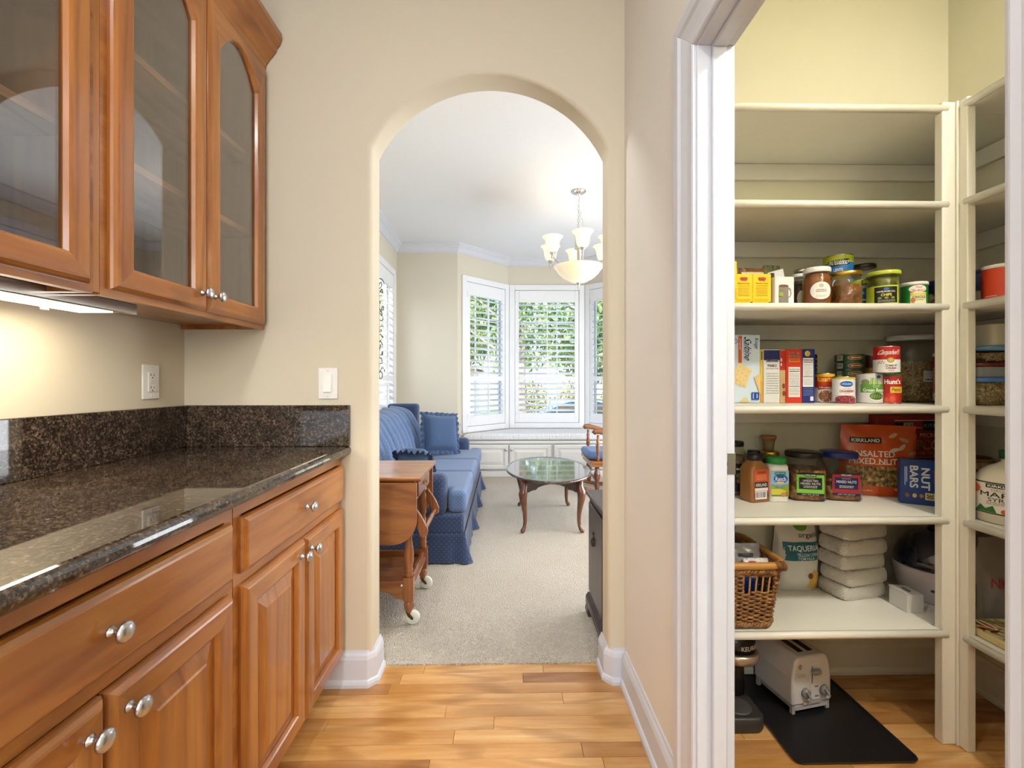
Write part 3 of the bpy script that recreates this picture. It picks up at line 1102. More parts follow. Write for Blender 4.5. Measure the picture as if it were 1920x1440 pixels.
# outlet on the left wall and switch on the arch wall
def wall_plate(root, w=.072, h=.116):
    MB().box(-w / 2, w / 2, -.006, 0, -h / 2, h / 2).build('plate', P('f3f1ec', 0.3), root, bevel=0.003)
    for z in (-.047, .047):
        MB().lathe([(0.0, .0012), (0.003, .0008), (0.0034, 0)], 8, xf=Mx((0, -.006, z), R(90))).build('screw', P('e6e4de', 0.3), root)
o = thing('electrical_outlet', 'white outlet with test buttons on the wall above the counter', 'outlet', (XL + .0005, 1.540, 1.128), R(90))
wall_plate(o)
ins = MB().box(-.0165, .0165, -.010, -.0062, -.0335, .0335).build('receptacle', P('efece6', 0.3), o, bevel=0.0015)
dk = P('4a4640', 0.6)
for s in (-1, 1):
    MB().box(-.008, -.0058, -.0105, -.0099, s * .021 - .001, s * .021 + .007).build('slot', dk, ins)
    MB().box(.0052, .0072, -.0105, -.0099, s * .021 - .001, s * .021 + .006).build('slot', dk, ins)
    MB().lathe([(0, .0005), (.0026, .0004), (.0026, 0)], 8, xf=Mx((0, -.0100, s * .021 - .007), R(90))).build('slot', dk, ins)
    MB().box(-.009, .009, -.0112, -.0099, s * .0042 - .003, s * .0042 + .003).build('button', P('dfdcd4', 0.3), ins, bevel=0.0006, seg=1)
o = thing('light_switch', 'white rocker light switch on the wall beside the archway', 'light switch', (-0.654, YA - .0005, 1.122), 0)
wall_plate(o)
MB().box(-.0165, .0165, -.0085, -.0062, -.0335, .0335).build('bezel', P('f4f2ee', 0.3), o, bevel=0.001, seg=1)
MB().prism([(-.0085, -.031), (-.0085, .031), (-.0100, .031), (-.0118, 0.0), (-.0145, -.031)], -.014, .014, 'x').build('rocker', P('f7f5f1', 0.25), o)
# ================================================================== LAMPS OVERHEAD
def downlight(x, y, label, grp):
    o = thing('recessed_downlight', label, 'ceiling light', (x, y, CEIL), 0, grp)
    MB().lathe([(0.062, -.001), (0.095, -.001), (0.098, -.004), (0.094, -.008), (0.084, -.007), (0.082, -.003), (0.062, -.001)], 28, cap=False).build('trim_ring', M['trim'], o)
    MB().lathe([(0.0, -.0015), (0.082, -.0015), (0.082, -.0008), (0, -.0008)], 24, cap=False).build('lens', emitter('downlight_lens', 'fff4e2', 3.0), o)
    return o
for i, x in enumerate((-0.55, 0.55, 1.65)):  # unseen fixtures added to carry the living room fill lamps
    downlight(x, 2.15, ('left', 'middle', 'right')[i] + ' added fill light recessed just inside the living room arch', 'added living room fill lights')
for i, y in enumerate((0.15, -1.5)):
    downlight(-0.37, y, ('recessed ceiling light over the counter', 'recessed ceiling light at the rear of the passage')[i], 'passage downlights')
o = thing('flush_ceiling_lamp', 'round flush ceiling lamp inside the pantry', 'ceiling light', (1.40, 0.02, CEIL))
MB().lathe([(0.15, 0), (0.15, -.014), (0.145, -.018), (0.13, -.018)], 32).build('base', M['nickel'], o)
MB().lathe([(0.135, -.018), (0.125, -.034), (0.09, -.048), (0.0, -.052)], 32, cap=False).build('shade', emitter('pantry_lamp_glass', 'fff0d4', 2.2), o)

# chandelier
ch = thing('chandelier', 'brushed nickel chandelier with six frosted bell shades and a glass bowl', 'chandelier', (0.632, 3.85, CEIL))
mt = M['nickel']
MB().lathe([(0.066, 0), (0.066, -.006), (0.058, -.014), (0.040, -.022), (0.022, -.028), (0.012, -.034), (0.006, -.044)], 28).build('canopy', M['chrome'], ch)
def torus(mb, R0, r0, xf, ry=1.0, n=14, k=6):
    pts = [(R0 * math.cos(2 * PI * i / n), 0, ry * R0 * math.sin(2 * PI * i / n)) for i in range(n)]
    return mb.tube(pts, r0, k, closed=True, xf=xf)
link = None
for i in range(12):
    z = -.058 - i * .0235
    if link is None:
        link = torus(MB(), .0095, .0020, None, 1.6).build('chain_link', mt, ch, loc=(0, 0, z))
    else:
        share(link, 'chain_link', ch, (0, 0, z), (0, 0, R(90) if i % 2 else 0))
pts = [(0.006 + .020 * math.sin(i * .9) * (i / 16), .01 * math.cos(i * 1.3), -.045 - i * .021) for i in range(17)]
MB().tube(pts, .0018, 6).build('cord', P('cfc8ba', 0.5), ch)
pts = [(0.012 + .012 * math.sin(i * 1.1) + .0022 * i, .012 * math.cos(i * .8), -.16 - i * .0125) for i in range(19)]
MB().tube(pts, .0022, 6).build('spare_chain', mt, ch)
MB().lathe([(0.004, -.335), (0.010, -.345), (0.014, -.350), (0.036, -.372), (0.038, -.380), (0.030, -.384)], 20).build('cap', mt, ch)
for i in range(5):
    a = 2 * PI * i / 5
    MB().tube([(.026 * math.cos(a), .026 * math.sin(a), -.382), (.026 * math.cos(a), .026 * math.sin(a), -.480)], .0055, 8).build('rod', mt, ch)
MB().lathe([(0.030, -.478), (0.036, -.484), (0.034, -.492), (0.014, -.50), (0.012, -.66)], 20).build('column', mt, ch)
bowl_m = NT('chandelier_bowl_glass')
bn = bowl_m.new('ShaderNodeTexNoise', Scale=7.0, Detail=3.0)
bowl_m.l.new(bowl_m.coord('Object'), bn.inputs['Vector'])
bc = bowl_m.ramp(bn.outputs[0], [(0.3, rgb('f3dfb6')), (0.7, rgb('fdf1d8'))])
bowl_m.color(bc).set(0.25)
bowl_m.l.new(bc, bowl_m.b.inputs['Emission Color'])
bowl_m.b.inputs['Emission Strength'].default_value = 0.30
MB().lathe([(0.012, -.778), (0.070, -.768), (0.125, -.738), (0.168, -.700), (0.190, -.668), (0.205, -.650), (0.212, -.640), (0.206, -.642), (0.186, -.662), (0.160, -.698), (0.120, -.730), (0.070, -.758), (0.012, -.768)], 40, cap=False).build('bowl', bowl_m.mat, ch)
MB().lathe([(0.0, -.828), (0.006, -.822), (0.009, -.814), (0.005, -.808), (0.004, -.800), (0.016, -.786), (0.020, -.776), (0.010, -.772)], 16).build('finial', mt, ch)
shade_m = NT('chandelier_shade_glass')
shade_m.color(rgb('fbf0da')).set(0.3)
shade_m.b.inputs['Emission Color'].default_value = rgb('fff0d4')
shade_m.b.inputs['Emission Strength'].default_value = 0.42
arm_src = None
for i in range(6):
    a = 2 * PI * i / 6 + R(28)
    rr = .265
    if arm_src is None:
        mb = MB()
        pts = [(0.03, 0, -.63), (.10, 0, -.655), (.17, 0, -.655), (.22, 0, -.625), (.25, 0, -.60), (.265, 0, -.585)]
        arm = mb.tube(pts, [.006, .0055, .005, .005, .005, .006], 8).build('arm', mt, ch, rot=(0, 0, a))
        cup = MB().lathe([(0.0, -.640), (0.004, -.634), (0.008, -.622), (0.004, -.614), (0.006, -.606), (0.016, -.594), (0.010, -.588), (0.012, -.575), (0.024, -.562), (0.026, -.552), (0.020, -.550)], 16).build('cup', mt, arm, loc=(rr, 0, 0))
        shd = MB().lathe([(0.022, -.556), (0.036, -.550), (0.048, -.530), (0.054, -.500), (0.058, -.470), (0.068, -.445), (0.086, -.428), (0.084, -.4265), (0.066, -.442), (0.055, -.470), (0.051, -.500), (0.045, -.528), (0.034, -.546), (0.020, -.552)], 28, cap=False).build('shade', shade_m.mat, arm, loc=(rr, 0, 0))
        arm_src = (arm, cup, shd)
    else:
        a2 = share(arm_src[0], 'arm', ch, (0, 0, 0), (0, 0, a))
        share(arm_src[1], 'cup', a2, (rr, 0, 0))
        share(arm_src[2], 'shade', a2, (rr, 0, 0))
    lg = add_light('chandelier_bulb', 'POINT', (rr * math.cos(a), rr * math.sin(a), -.47), (0, 0, 0), 0.4, WARM, 0.03)
    lg.parent = ch

# ================================================================== LIVING ROOM FURNITURE
# --- window seat
ws = thing('window_seat', 'white built-in window seat with panelled cupboard doors in the bay', 'window seat', (-0.500, LY - .012, 0))
tr = P('ecebe8', 0.38)
poly = [(-.03, .015), (2.16, .015), (2.13, .03), (1.57, .625), (.563, .625), (-.02, .05)]
poly2 = [(-.03, .019), (2.16, .019), (1.57, .622), (.563, .622)]
MB().prism(poly2, 0.0, .425, 'z').build('body', tr, ws)
MB().box(-.04, 2.17, -.012, .018, .398, .428).build('front_rail', tr, ws, bevel=0.004)
MB().box(-.04, 2.17, -.008, .018, 0.006, .075).build('plinth', tr, ws, bevel=0.004)
for k in range(4):
    x0 = .055 + k * .505 + (.02 if k > 1 else 0)
    d = raised_door('door', ws, x0, .092, .494, .292, tr, tr, 0.05)
    share(knob_src, 'knob', d, (.494 - .028 if k % 2 == 0 else .028, -.019, .235), (R(90), 0, 0))
def pillow_shape(mb, w, h, t, n=14, xf=None, e=0.5):
    """soft square cushion in the xz plane, thickness along y"""
    def side(sg):
        def fn(u, v):
            a, b = 2 * u - 1, 2 * v - 1
            d = max(0.0, (1 - a ** 4)) ** e * max(0.0, (1 - b ** 4)) ** e
            pin = 1 - .07 * (a * a) * (1 - b * b) - .07 * (b * b) * (1 - a * a)
            k = 1 - .05 * (1 - abs(a) * abs(b))
            return (a * w / 2 * (1 - .06 * (1 - b * b) * 1) if False else a * w / 2 * (0.94 + .06 * b * b), sg * t / 2 * d, b * h / 2 * (0.94 + .06 * a * a))
        return fn
    mb.grid(side(-1), n, n, xf=xf)
    f2 = side(1)
    mb.grid(lambda u, v: f2(1 - u, v), n, n, xf=xf)
    return mb
sc_ = MB()
cps = [(-.505, LY - .010), (1.64, LY - .010), (1.06, 5.965), (.07, 5.965)]
sc_.prism([(-.49, LY + .0), (1.62, LY + .0), (1.06, 5.955), (.075, 5.955)], .430, .512, 'z')
o = sc_.build('seat_cushion', M['damask'], bevel=0.028, seg=4)
tag(o, 'long white damask cushion along the bay window seat', 'cushion')

# --- sofa against the left wall, seen from its near end
sx, sy = -0.7225, 3.77
so = thing('sofa', 'blue dotted fabric sofa with tufted back and pleated skirt along the left wall', 'sofa', (sx, sy, 0.008))
sf, sl2 = M['sofa'], M['sofa_light']
MB().box(-.44, .474, -.955, .955, .165, .300).build('base', sf, so, bevel=0.02)
def skirt():
    mb = MB()
    per = [(-.44, -.965), (.480, -.965), (.480, .965), (-.44, .965)]
    seg = [(0, 1, 46), (1, 2, 110), (2, 3, 20)]
    pts = []
    for a, b, n in seg:
        A, B = Vector(per[a]), Vector(per[b])
        d = (B - A).normalized()
        nrm = Vector((d.y, -d.x))
        L = (B - A).length
        for i in range(n + 1):
            s = L * i / n
            fl = 0.0
            for c in ((0.0, L) if a != 1 else (0, .66, 1.27, L)):
                fl += math.exp(-((s - c) / .035) ** 2) * (.042 if a == 1 else .018)
                fl -= math.exp(-((s - c - .055) / .02) ** 2) * .016 + math.exp(-((s - c + .055) / .02) ** 2) * .016
            fl += .004 * math.sin(s * 40)
            pts.append((A + d * s, nrm, fl))
    V = []
    rows = [(.185, 0.0), (.176, .006), (.165, .004), (.10, .35), (.05, .7), (.006, 1.0)]
    for z, k in rows:
        for p, nrm, fl in pts:
            o = (fl * k + .012 * k) if k > .01 else k
            q = p + nrm * o
            V.append((q.x, q.y, z))
    m = len(pts)
    mb.add(V, [(j * m + i, j * m + i + 1, (j + 1) * m + i + 1, (j + 1) * m + i) for j in range(len(rows) - 1) for i in range(m - 1)], 0, True)
    return mb
skirt().build('skirt', sf, so)
for s in (-1, 1):
    a0, a1 = (-.965, -.825) if s < 0 else (.825, .965)
    MB().box(-.44, .365, a0, a1, .290, .545).build('arm', sf, so, bevel=0.045, seg=4)
    MB().box(-.455, -.150, a0 - .002 * s, a1 + .002 * s, .42, .895).build('wing', sf, so, bevel=0.03, seg=3)
MB().box(-.470, -.330, -.822, .822, .290, .830).build('back_frame', sf, so, bevel=0.03, seg=3)
def seat_cush(y0, y1, e0, e1):
    mb = MB()
    poly = [(-.30, y0), (.372, y0)]
    if e0: poly += [(.375, y0 - .125), (.487, y0 - .125)]
    else: poly += [(.487, y0)]
    if e1: poly += [(.487, y1 + .125), (.375, y1 + .125)]
    else: poly += [(.487, y1)]
    poly += [(.372, y1), (-.30, y1)]
    mb.prism(poly, .302, .438, 'z')
    return mb
for k in range(3):
    y0 = -.820 + k * .547
    seat_cush(y0 + .003, y0 + .544, k == 0, k == 2).build('seat_cushion', sl2, so, bevel=0.03, seg=4)
def back_cush():
    mb = MB()
    W, z0, z1 = .545, .425, .885
    def fn(u, v):
        lob = abs(math.sin(PI * 2 * u)) ** .55
        wv = u + .018 * math.sin(v * 9)
        chn = abs(math.sin(PI * 6 * wv)) ** .5
        zt = z1 - .055 + .055 * lob
        z = z0 + (zt - z0) * v
        x = -.075 - .175 * v
        x += .042 * lob * max(0, math.sin(PI * min(1, v * 1.02))) ** .5 + .026 * chn * max(0, math.sin(PI * v)) ** .6
        for vt in (.33, .66):
            x -= .018 * math.exp(-((v - vt) / .05) ** 2) * (1 - chn)
        if v > .86:
            q = (v - .86) / .14
            x -= .13 * (1 - math.sqrt(max(0, 1 - q * q)))
        if v < .08:
            x -= .05 * (1 - v / .08) ** 2
        ed = min(u, 1 - u)
        if ed < .05: x -= .05 * (1 - ed / .05) ** 2
        return (x, (u - .5) * W, z)
    mb.grid(fn, 60, 30)
    mb.grid(lambda u, v: (-.325, (.5 - u) * W, z0 + (z1 - .055 - z0) * v), 1, 1, smooth=False)
    # close the rim
    top = [fn(i / 60, 1) for i in range(61)]
    V = top + [(-.325, p[1], z1 - .055) for p in top]
    mb.add(V, [(i, i + 1, 61 + i + 1, 61 + i) for i in range(60)], 0, True)
    for u in (0, 1):
        e = [fn(u, j / 30) for j in range(31)]
        V = e + [(-.325, p[1], p[2]) for p in e]
        mb.add(V, [(j, j + 1, 31 + j + 1, 31 + j) for j in range(30)], 0, True)
    return mb
bc0 = back_cush().build('back_cushion', sl2, so, loc=(0, -.547, 0))
share(bc0, 'back_cushion', so, (0, 0, 0)); share(bc0, 'back_cushion', so, (0, .547, 0))

def throw_pillow(label, loc, rot, w=.36):
    p = thing('throw_pillow', label, 'pillow', loc, 0, 'ruffled pillows on the sofa')
    p.rotation_euler = rot
    pillow_shape(MB(), w, w, .15).build('cushion', M['pillow'], p)
    mb = MB()
    n = 160
    V = []
    for i in range(n):
        t = i / n * 4
        k, f = int(t), t - int(t)
        a, b = [(2 * f - 1, -1), (1, 2 * f - 1), (1 - 2 * f, 1), (-1, 1 - 2 * f)][k]
        x, z = a * w / 2 * (.93 + .06 * b * b), b * w / 2 * (.93 + .06 * a * a)
        l = math.hypot(a, b)
        ox, oz = a / l, b / l
        wv = math.sin(i * 1.15) * .012 + math.sin(i * .43) * .006
        V += [(x, 0, z), (x + ox * .018, wv * .5, z + oz * .018), (x + ox * .036, wv * 1.1, z + oz * .036)]
    Fc = []
    for i in range(n):
        j = (i + 1) % n
        Fc += [(3 * i, 3 * j, 3 * j + 1, 3 * i + 1), (3 * i + 1, 3 * j + 1, 3 * j + 2, 3 * i + 2)]
    mb.add(V, Fc, 0, True)
    mb.build('ruffle', M['pillow'], p)
    return p
throw_pillow('blue dotted pillow with a ruffled edge leaning at the far end of the sofa', (-.590, 4.230, .650), (R(-16), R(5), R(34)), .34)
throw_pillow('blue ruffled pillow at the near end of the sofa behind the tea cart', (-.615, 3.150, .572), (R(50), R(3), R(-4)), .22)

# --- drop-leaf tea cart
cx, cy = -0.730, 2.295
ca = thing('tea_cart', 'maple drop-leaf tea cart on casters beside the arch opening', 'tea cart', (cx, cy, 0.006))
cw, cz_ = M['cart_wood'], M['cart_wood_z']
tp = MB()
tp.prism([(-.222, .668), (-.222, .672), (-.228, .676), (-.228, .684), (-.222, .688), (.222, .688), (.228, .684), (.228, .676), (.222, .672), (.222, .668)], -.36, .352, 'x')
tp.build('top', cw, ca, bevel=0.002, seg=1)
MB().box(-.33, .318, -.185, .185, .565, .667).build('apron', cw, ca)
dr = MB().box(.3185, .330, -.150, .150, .580, .658).build('drawer', cz_, ca, bevel=0.004)
pl = MB().box(.3305, .333, -.030, .030, .612, .630)
plo = pl.build('back_plate', M['brass'], dr, bevel=0.001, seg=1)
for y in (-.022, .022):
    pass
pts = [(.333 + .012 * math.sin(PI * i / 10), -.024 + .048 * i / 10, .620 - .016 * math.sin(PI * i / 10)) for i in range(11)]
MB().tube(pts, .0028, 8).build('pull', M['brass'], dr)
def leaf():
    pts = [(-.36, .665), (-.36, .46)]
    for i in range(9):
        a = PI + PI / 2 * i / 8
        pts.append((-.27 + .09 * math.cos(a), .475 + .09 * math.sin(a)))
    for i in range(9):
        a = -PI / 2 + PI / 2 * i / 8
        pts.append((.22 + .115 * math.cos(a), .495 + .110 * math.sin(a)))
    pts += [(.335, .665)]
    return MB().prism(pts, -.009, .009, 'y')
lf = leaf().build('leaf', cw, ca, bevel=0.003, loc=(0, -.232, 0))
share(lf, 'leaf', ca, (0, .232, 0))
LEGP = [(.020, .565), (.020, .545), (.024, .540), (.018, .530), (.022, .515), (.024, .480), (.020, .440), (.016, .425), (.021, .418), (.016, .410), (.014, .395), (.018, .370), (.023, .330), (.022, .290), (.017, .262), (.022, .255), (.018, .246), (.020, .235), (.021, .222)]
FOOT = [(.022, .118), (.018, .110), (.022, .104), (.024, .090), (.020, .074), (.015, .066), (.017, .060)]
leg0 = None
for (lx, ly) in ((.290, -.182), (.290, .182), (-.290, -.182), (-.290, .182)):
    if leg0 is None:
        mb = MB().lathe(LEGP[::-1], 16).lathe(FOOT[::-1], 16).box(-.024, .024, -.024, .024, .117, .223)
        leg0 = mb.build('leg', cz_, ca, loc=(lx, ly, 0))
        lg_ = leg0
        w0 = MB().lathe([(.006, -.010), (.028, -.010), (.033, -.006), (.034, 0), (.033, .006), (.028, .010), (.006, .010)], 24, xf=Mx((.018, 0, .034), 0, R(90))).build('wheel', P('ecead9', 0.35), leg0)
        f0_ = MB().prism([(-.010, .060), (.006, .060), (.010, .050), (.022, .036), (.022, .028), (.014, .028), (-.004, .044)], -.015, -.0115, 'y')
        f0_.prism([(-.010, .060), (.006, .060), (.010, .050), (.022, .036), (.022, .028), (.014, .028), (-.004, .044)], .0115, .015, 'y')
        f0_.box(-.010, .006, -.015, .015, .056, .062)
        fk0 = f0_.build('caster_fork', M['brass_dark'], leg0)
    else:
        lg_ = share(leg0, 'leg', ca, (lx, ly, 0))
        share(w0, 'wheel', lg_); share(fk0, 'caster_fork', lg_)
    
# wheel axis lies along y: rebuild orientation once on the shared mesh
w0.data.transform(Matrix.Translation((.018, 0, .034)) @ Matrix.Rotation(R(90), 4, 'Z') @ Matrix.Translation((-.018, 0, -.034)))
MB().box(-.31, .31, -.170, .170, .168, .180).build('lower_shelf', cw, ca)
for s in (-1, 1):
    pts = [(-.265, .205), (-.265, .150)]
    pts += [(-.265, .120), (-.235, .125), (-.20, .150), (-.16, .160), (.16, .160), (.20, .150), (.235, .125), (.265, .120)]
    pts += [(.265, .205)]
    MB().prism(pts, s * .188 - .009, s * .188 + .009, 'y').build('rail', cw, ca, bevel=0.002, seg=1)
    MB().box(s * .292 - .009, s * .292 + .009, -.157, .157, .150, .212).build('end_rail', cz_, ca, bevel=0.003)
MB().tube([(.262, -.200, .190), (.262, -.2075, .190)], .005, 8).build('dowel', P('e8e2d6', 0.3), ca)
for s in (-1, 1):
    pts = [(.300, .545), (.318, .545), (.345, .505), (.366, .470), (.378, .440), (.376, .412), (.360, .400), (.342, .408), (.334, .432), (.324, .462), (.300, .492)]
    MB().prism(pts, s * .182 - .010, s * .182 + .010, 'y').build('handle_bracket', cz_, ca, bevel=0.004)
hp = [(.008, -.176), (.010, -.150), (.007, -.140), (.011, -.120), (.012, -.06), (.013, 0), (.012, .06), (.011, .120), (.007, .140), (.010, .150), (.008, .176)]
MB().tube([(.356, y, .430) for r, y in hp], [r for r, y in hp], 12).build('handle_bar', cz_, ca)

# --- oval coffee table
tb_ = thing('coffee_table', 'oval dark wood coffee table with cabriole legs and glossy top', 'coffee table', (0.358, 3.73, 0.006))
def ell(s, z, n=56, rx=.345, ry=.540):
    return [((rx - s) * math.cos(2 * PI * i / n), (ry - s) * math.sin(2 * PI * i / n), z) for i in range(n)]
mb = MB()
loops(mb, [ell(.022, .396), ell(.008, .398), ell(.0, .404), ell(.0, .410), ell(.006, .416), ell(.014, .418), ell(.022, .416), ell(.026, .4135)], None, True, True, smooth=True)
mb.build('top', M['dark_wood'], tb_)
for s in (-1, 1):
    pts = [(-.20, .395), (-.20, .300), (-.175, .298), (-.150, .312), (-.120, .318), (-.105, .335), (-.06, .352), (0, .360), (.06, .352), (.105, .335), (.120, .318), (.150, .312), (.175, .298), (.20, .300), (.20, .395)]
    MB().prism(pts, s * .345 - .010, s * .345 + .010, 'y').build('apron', M['chest_wood'], tb_)
    MB().box(s * .20 - .010, s * .20 + .010, -.334, .334, .320, .395).build('apron', M['chest_wood'], tb_)
lp0 = None
for (lx, ly) in ((1, -1), (-1, -1), (1, 1), (-1, 1)):
    if lp0 is None:
        d = .7071
        pth = [(0, .395), (0, .340), (.010, .312), (.018, .285), (.016, .250), (.006, .200), (-.004, .140), (-.006, .080), (.000, .045), (.012, .026), (.026, .014), (.036, .008)]
        rad = [.024, .026, .031, .032, .028, .022, .017, .014, .013, .016, .017, .008]
        lp0 = MB().tube([(k * d, -k * d, z) for k, z in pth], rad, 12).build('leg', M['dark_wood_z'], tb_, loc=(.205, -.350, 0))
    else:
        rz = {(-1, -1): -90, (1, 1): 90, (-1, 1): 180}[(lx, ly)]
        share(lp0, 'leg', tb_, (.205 * lx, .350 * ly, 0), (0, 0, R(rz)))

# --- chest behind the right foot of the arch
cs = thing('side_chest', 'dark mahogany chest with moulded top just inside the arch on the right', 'chest', (0.640, 2.035, 0.006))
cm = M['chest_wood']
MB().box(-.222, .235, -.165, .178, .085, .570).build('body', cm, cs)
MB().box(-.240, .250, -.185, .198, .572, .592).build('top', cm, cs, bevel=0.006, seg=3)
mb = MB()
mb.prism([(-.240, .045), (-.240, .075), (-.234, .084), (-.228, .092), (-.222, .094), (-.222, .045)], -.18, .19, 'y').box(-.222, .24, -.18, .19, .045, .084)
mb.build('base_moulding', cm, cs)
for (fx, fy) in ((-.205, -.150), (-.205, .155), (.205, -.150), (.205, .155)):
    MB().prism([(fx - .035, 0), (fx + .020, 0), (fx + .030, .020), (fx + .03, .044), (fx - .035, .044), (fx - .040, .02)], fy - .03, fy + .03, 'y').build('foot', cm, cs, bevel=0.004)
dd = MB().box(-.232, -.2225, -.145, .155, .120, .545).build('door', cm, cs, bevel=0.003)
pm = P('5c554c', 0.3, 1.0)
bp = MB()
bp.lathe([(0, .004), (.010, .004), (.016, .002), (.020, 0)], 10, xf=Mx((-.2325, .03, .405), 0, R(-90)) @ Matrix.Diagonal((1.7, 1, 1, 1)))
bpo = bp.build('back_plate', pm, dd)
torus(MB(), .014, .0026, Mx((-.240, .03, .392), 0, 0, R(90)), 1.2).build('ring_pull', pm, dd)
for z in (.432, .378):
    MB().sphere((-.236, .03, z), (.004, .007, .008), 8, 6).build('boss', pm, dd)

# --- glider chair at the right
gc = thing('glider_chair', 'wooden armchair with blue seat cushion half hidden right of the coffee table', 'armchair', (1.130, 4.680, 0.006))
ok = M['oak_chair']
dk_ = M['dark_wood_z']
MB().box(-.290, .260, -.270, .270, .318, .345).build('seat', ok, gc, bevel=0.006)
MB().box(-.275, .25, -.255, .255, .285, .317).build('seat_rail', ok, gc)
mb = MB()
mb.box(-.305, .20, -.225, .225, .348, .430)
mb.build('seat_cushion', M['cushion_chair'], gc, bevel=0.04, seg=4)
for s in (-1, 1):
    mb = MB()
    pts = [(-.262, s * .262, .615), (-.245, s * .262, .632), (-.210, s * .262, .636), (-.15, s * .262, .622), (-.06, s * .262, .596), (.08, s * .262, .590), (.24, s * .250, .600)]
    mb.tube(pts, [.020, .028, .027, .024, .022, .021, .018], 12)
    mb.build('arm', ok, gc)
    for x in (-.215, -.03, .15):
        pr = [(.012, .345), (.017, .37), (.012, .40), (.018, .44), (.020, .48), (.012, .52), (.018, .54), (.012, .56), (.012, .60)]
        MB().lathe(pr, 12, xf=Mx((x, s * .262, 0))).build('spindle', ok, gc)
    pr = [(.014, .03), (.020, .06), (.026, .10), (.016, .13), (.030, .17), (.034, .20), (.026, .235), (.018, .25), (.026, .285)]
    MB().lathe(pr, 14, xf=Mx((-.215, s * .215, 0))).build('leg', dk_, gc)
    MB().lathe(pr, 14, xf=Mx((.215, s * .215, 0))).build('leg', dk_, gc)
    pts = [(-.34 + .68 * i / 12, s * .215, .018 + .055 * abs(i / 6 - 1) ** 2.2) for i in range(13)]
    MB().tube(pts, .018, 8).build('rocker', ok, gc)
MB().tube([(-.215, -.215, .15), (-.215, .215, .15)], .013, 8).build('stretcher', dk_, gc)
MB().tube([(.215, -.215, .15), (.215, .215, .15)], .013, 8).build('stretcher', dk_, gc)
for k in range(6):
    y = -.22 + .088 * k
    MB().tube([(.235, y, .345), (.285, y, .60), (.340, y, .90)], [.010, .013, .009], 8).build('spindle', ok, gc)
MB().tube([(.345, -.26, .90), (.355, -.13, .945), (.358, 0, .955), (.355, .13, .945), (.345, .26, .90)], .026, 10).build('crest_rail', ok, gc)

# --- end table beyond the sofa
et = thing('end_table', 'small dark end table in the corner behind the sofa', 'end table', (-0.760, 5.055, 0.006))
mb = MB()
mb.box(-.255, .270, -.22, .22, .612, .630)
mb.build('top', M['dark_wood'], et, bevel=0.007, seg=3)
MB().box(-.215, .222, -.185, .185, .520, .611).build('apron', M['dark_wood_z'], et)
for sx_ in (-1, 1):
    for sy_ in (-1, 1):
        MB().tube([(.20 * sx_, .165 * sy_, .53), (.205 * sx_, .170 * sy_, .42), (.200 * sx_, .165 * sy_, .15), (.212 * sx_, .178 * sy_, 0.012)], [.024, .026, .014, .018], 10).build('leg', M['dark_wood_z'], et)
MB().box(-.24, .255, -.205, .205, .6305, .6365).build('glass_cover', M['glass'], et)

# --- ornate iron hanging on the left wall
wh = thing('iron_wall_hanging', 'ornate scrolled iron wall hanging beside the side window', 'wall hanging', (LX0 + .002, 4.300, 1.62))
irn = P('5b5347', 0.45, 0.7)
mb = MB()
mb.tube([(.080, .01, -.46), (.085, .01, 0), (.080, .01, .44)], .006, 6)
mb.build('stem', P('c9b78c', 0.4, 0.6), wh)
random.seed(4)
for k in range(22):
    z = -.44 + .88 * k / 21
    s = 1 if k % 2 else -1
    big = 1.0 + .6 * math.cos(k * .9)
    pts = []
    for i in range(15):
        a = i * .48
        rr = .034 * big * (1 - i / 17)
        pts.append((.085 + .028 * math.sin(k * 1.3 + i * .25), s * (.030 + rr * math.cos(a)), z + rr * math.sin(a)))
    MB().tube(pts, .0042, 5).build('scroll', irn, wh)
for z in (-.30, .30):
    MB().tube([(0, 0, z), (.084, .01, z)], .006, 6).build('bracket', irn, wh)
# ================================================================== PANTRY SHELVES
S = [None, 1.993, 1.693, 1.374, 1.055, 0.708, 0.354]
YS = 1.400        # front of the back bank (without nosing)
XS = 1.419        # front of the right bank
ps = thing('pantry_shelving', 'cream painted L-shaped pantry shelving with rounded shelf noses', 'shelving', (1.15, 1.60, 0))
def L_(mb, name, **k):
    o = mb.build(name, M['shelf'], ps, **k)
    o.location = (-1.15, -1.60, 0)
    return o
TH = .025
def nose(n=8):
    return [(-.0 - TH / 2 * 1.15 * math.sin(PI * i / n), -TH + TH * (1 - math.cos(PI * i / n)) / 2) for i in range(n + 1)]
for z in S[1:]:
    pr = [(YS + q, z + w) for q, w in nose()]
    L_(MB().prism(pr, PX0 + .001, 1.381, 'x', smooth=True), 'shelf_nose')
    L_(MB().box(PX0 + .001, PX1 - .001, YS, PYB - .001, z - TH, z), 'shelf')
    pr = [(XS + q, z + w) for q, w in nose()]
    L_(MB().prism(pr, -.28, YS - .030, 'y', smooth=True), 'shelf_nose')
    L_(MB().box(XS, PX1 - .001, -.28, YS - .0005, z - TH, z), 'shelf')
    L_(MB().box(PX0 + .001, PX1 - .002, PYB - .018, PYB - .0005, z - TH - .060, z - TH - .0005), 'cleat', bevel=0.002, seg=1)
    L_(MB().box(PX1 - .018, PX1 - .0005, -.28, PYB - .019, z - TH - .060, z - TH - .0005), 'cleat', bevel=0.002, seg=1)
# corner post of two boards with notches for the shelves left to the overlap
L_(MB().box(1.363, XS, YS - .009, YS + .018, 0, 2.000), 'post_board', bevel=0.003)
L_(MB().box(XS - .009, XS + .018, YS - .040, YS - .0095, 0, 2.000), 'post_board', bevel=0.003)
L_(MB().box(XS - .016, XS - .0092, YS - .016, YS - .0092, 0, 2.0), 'post_bead', bevel=0.002)

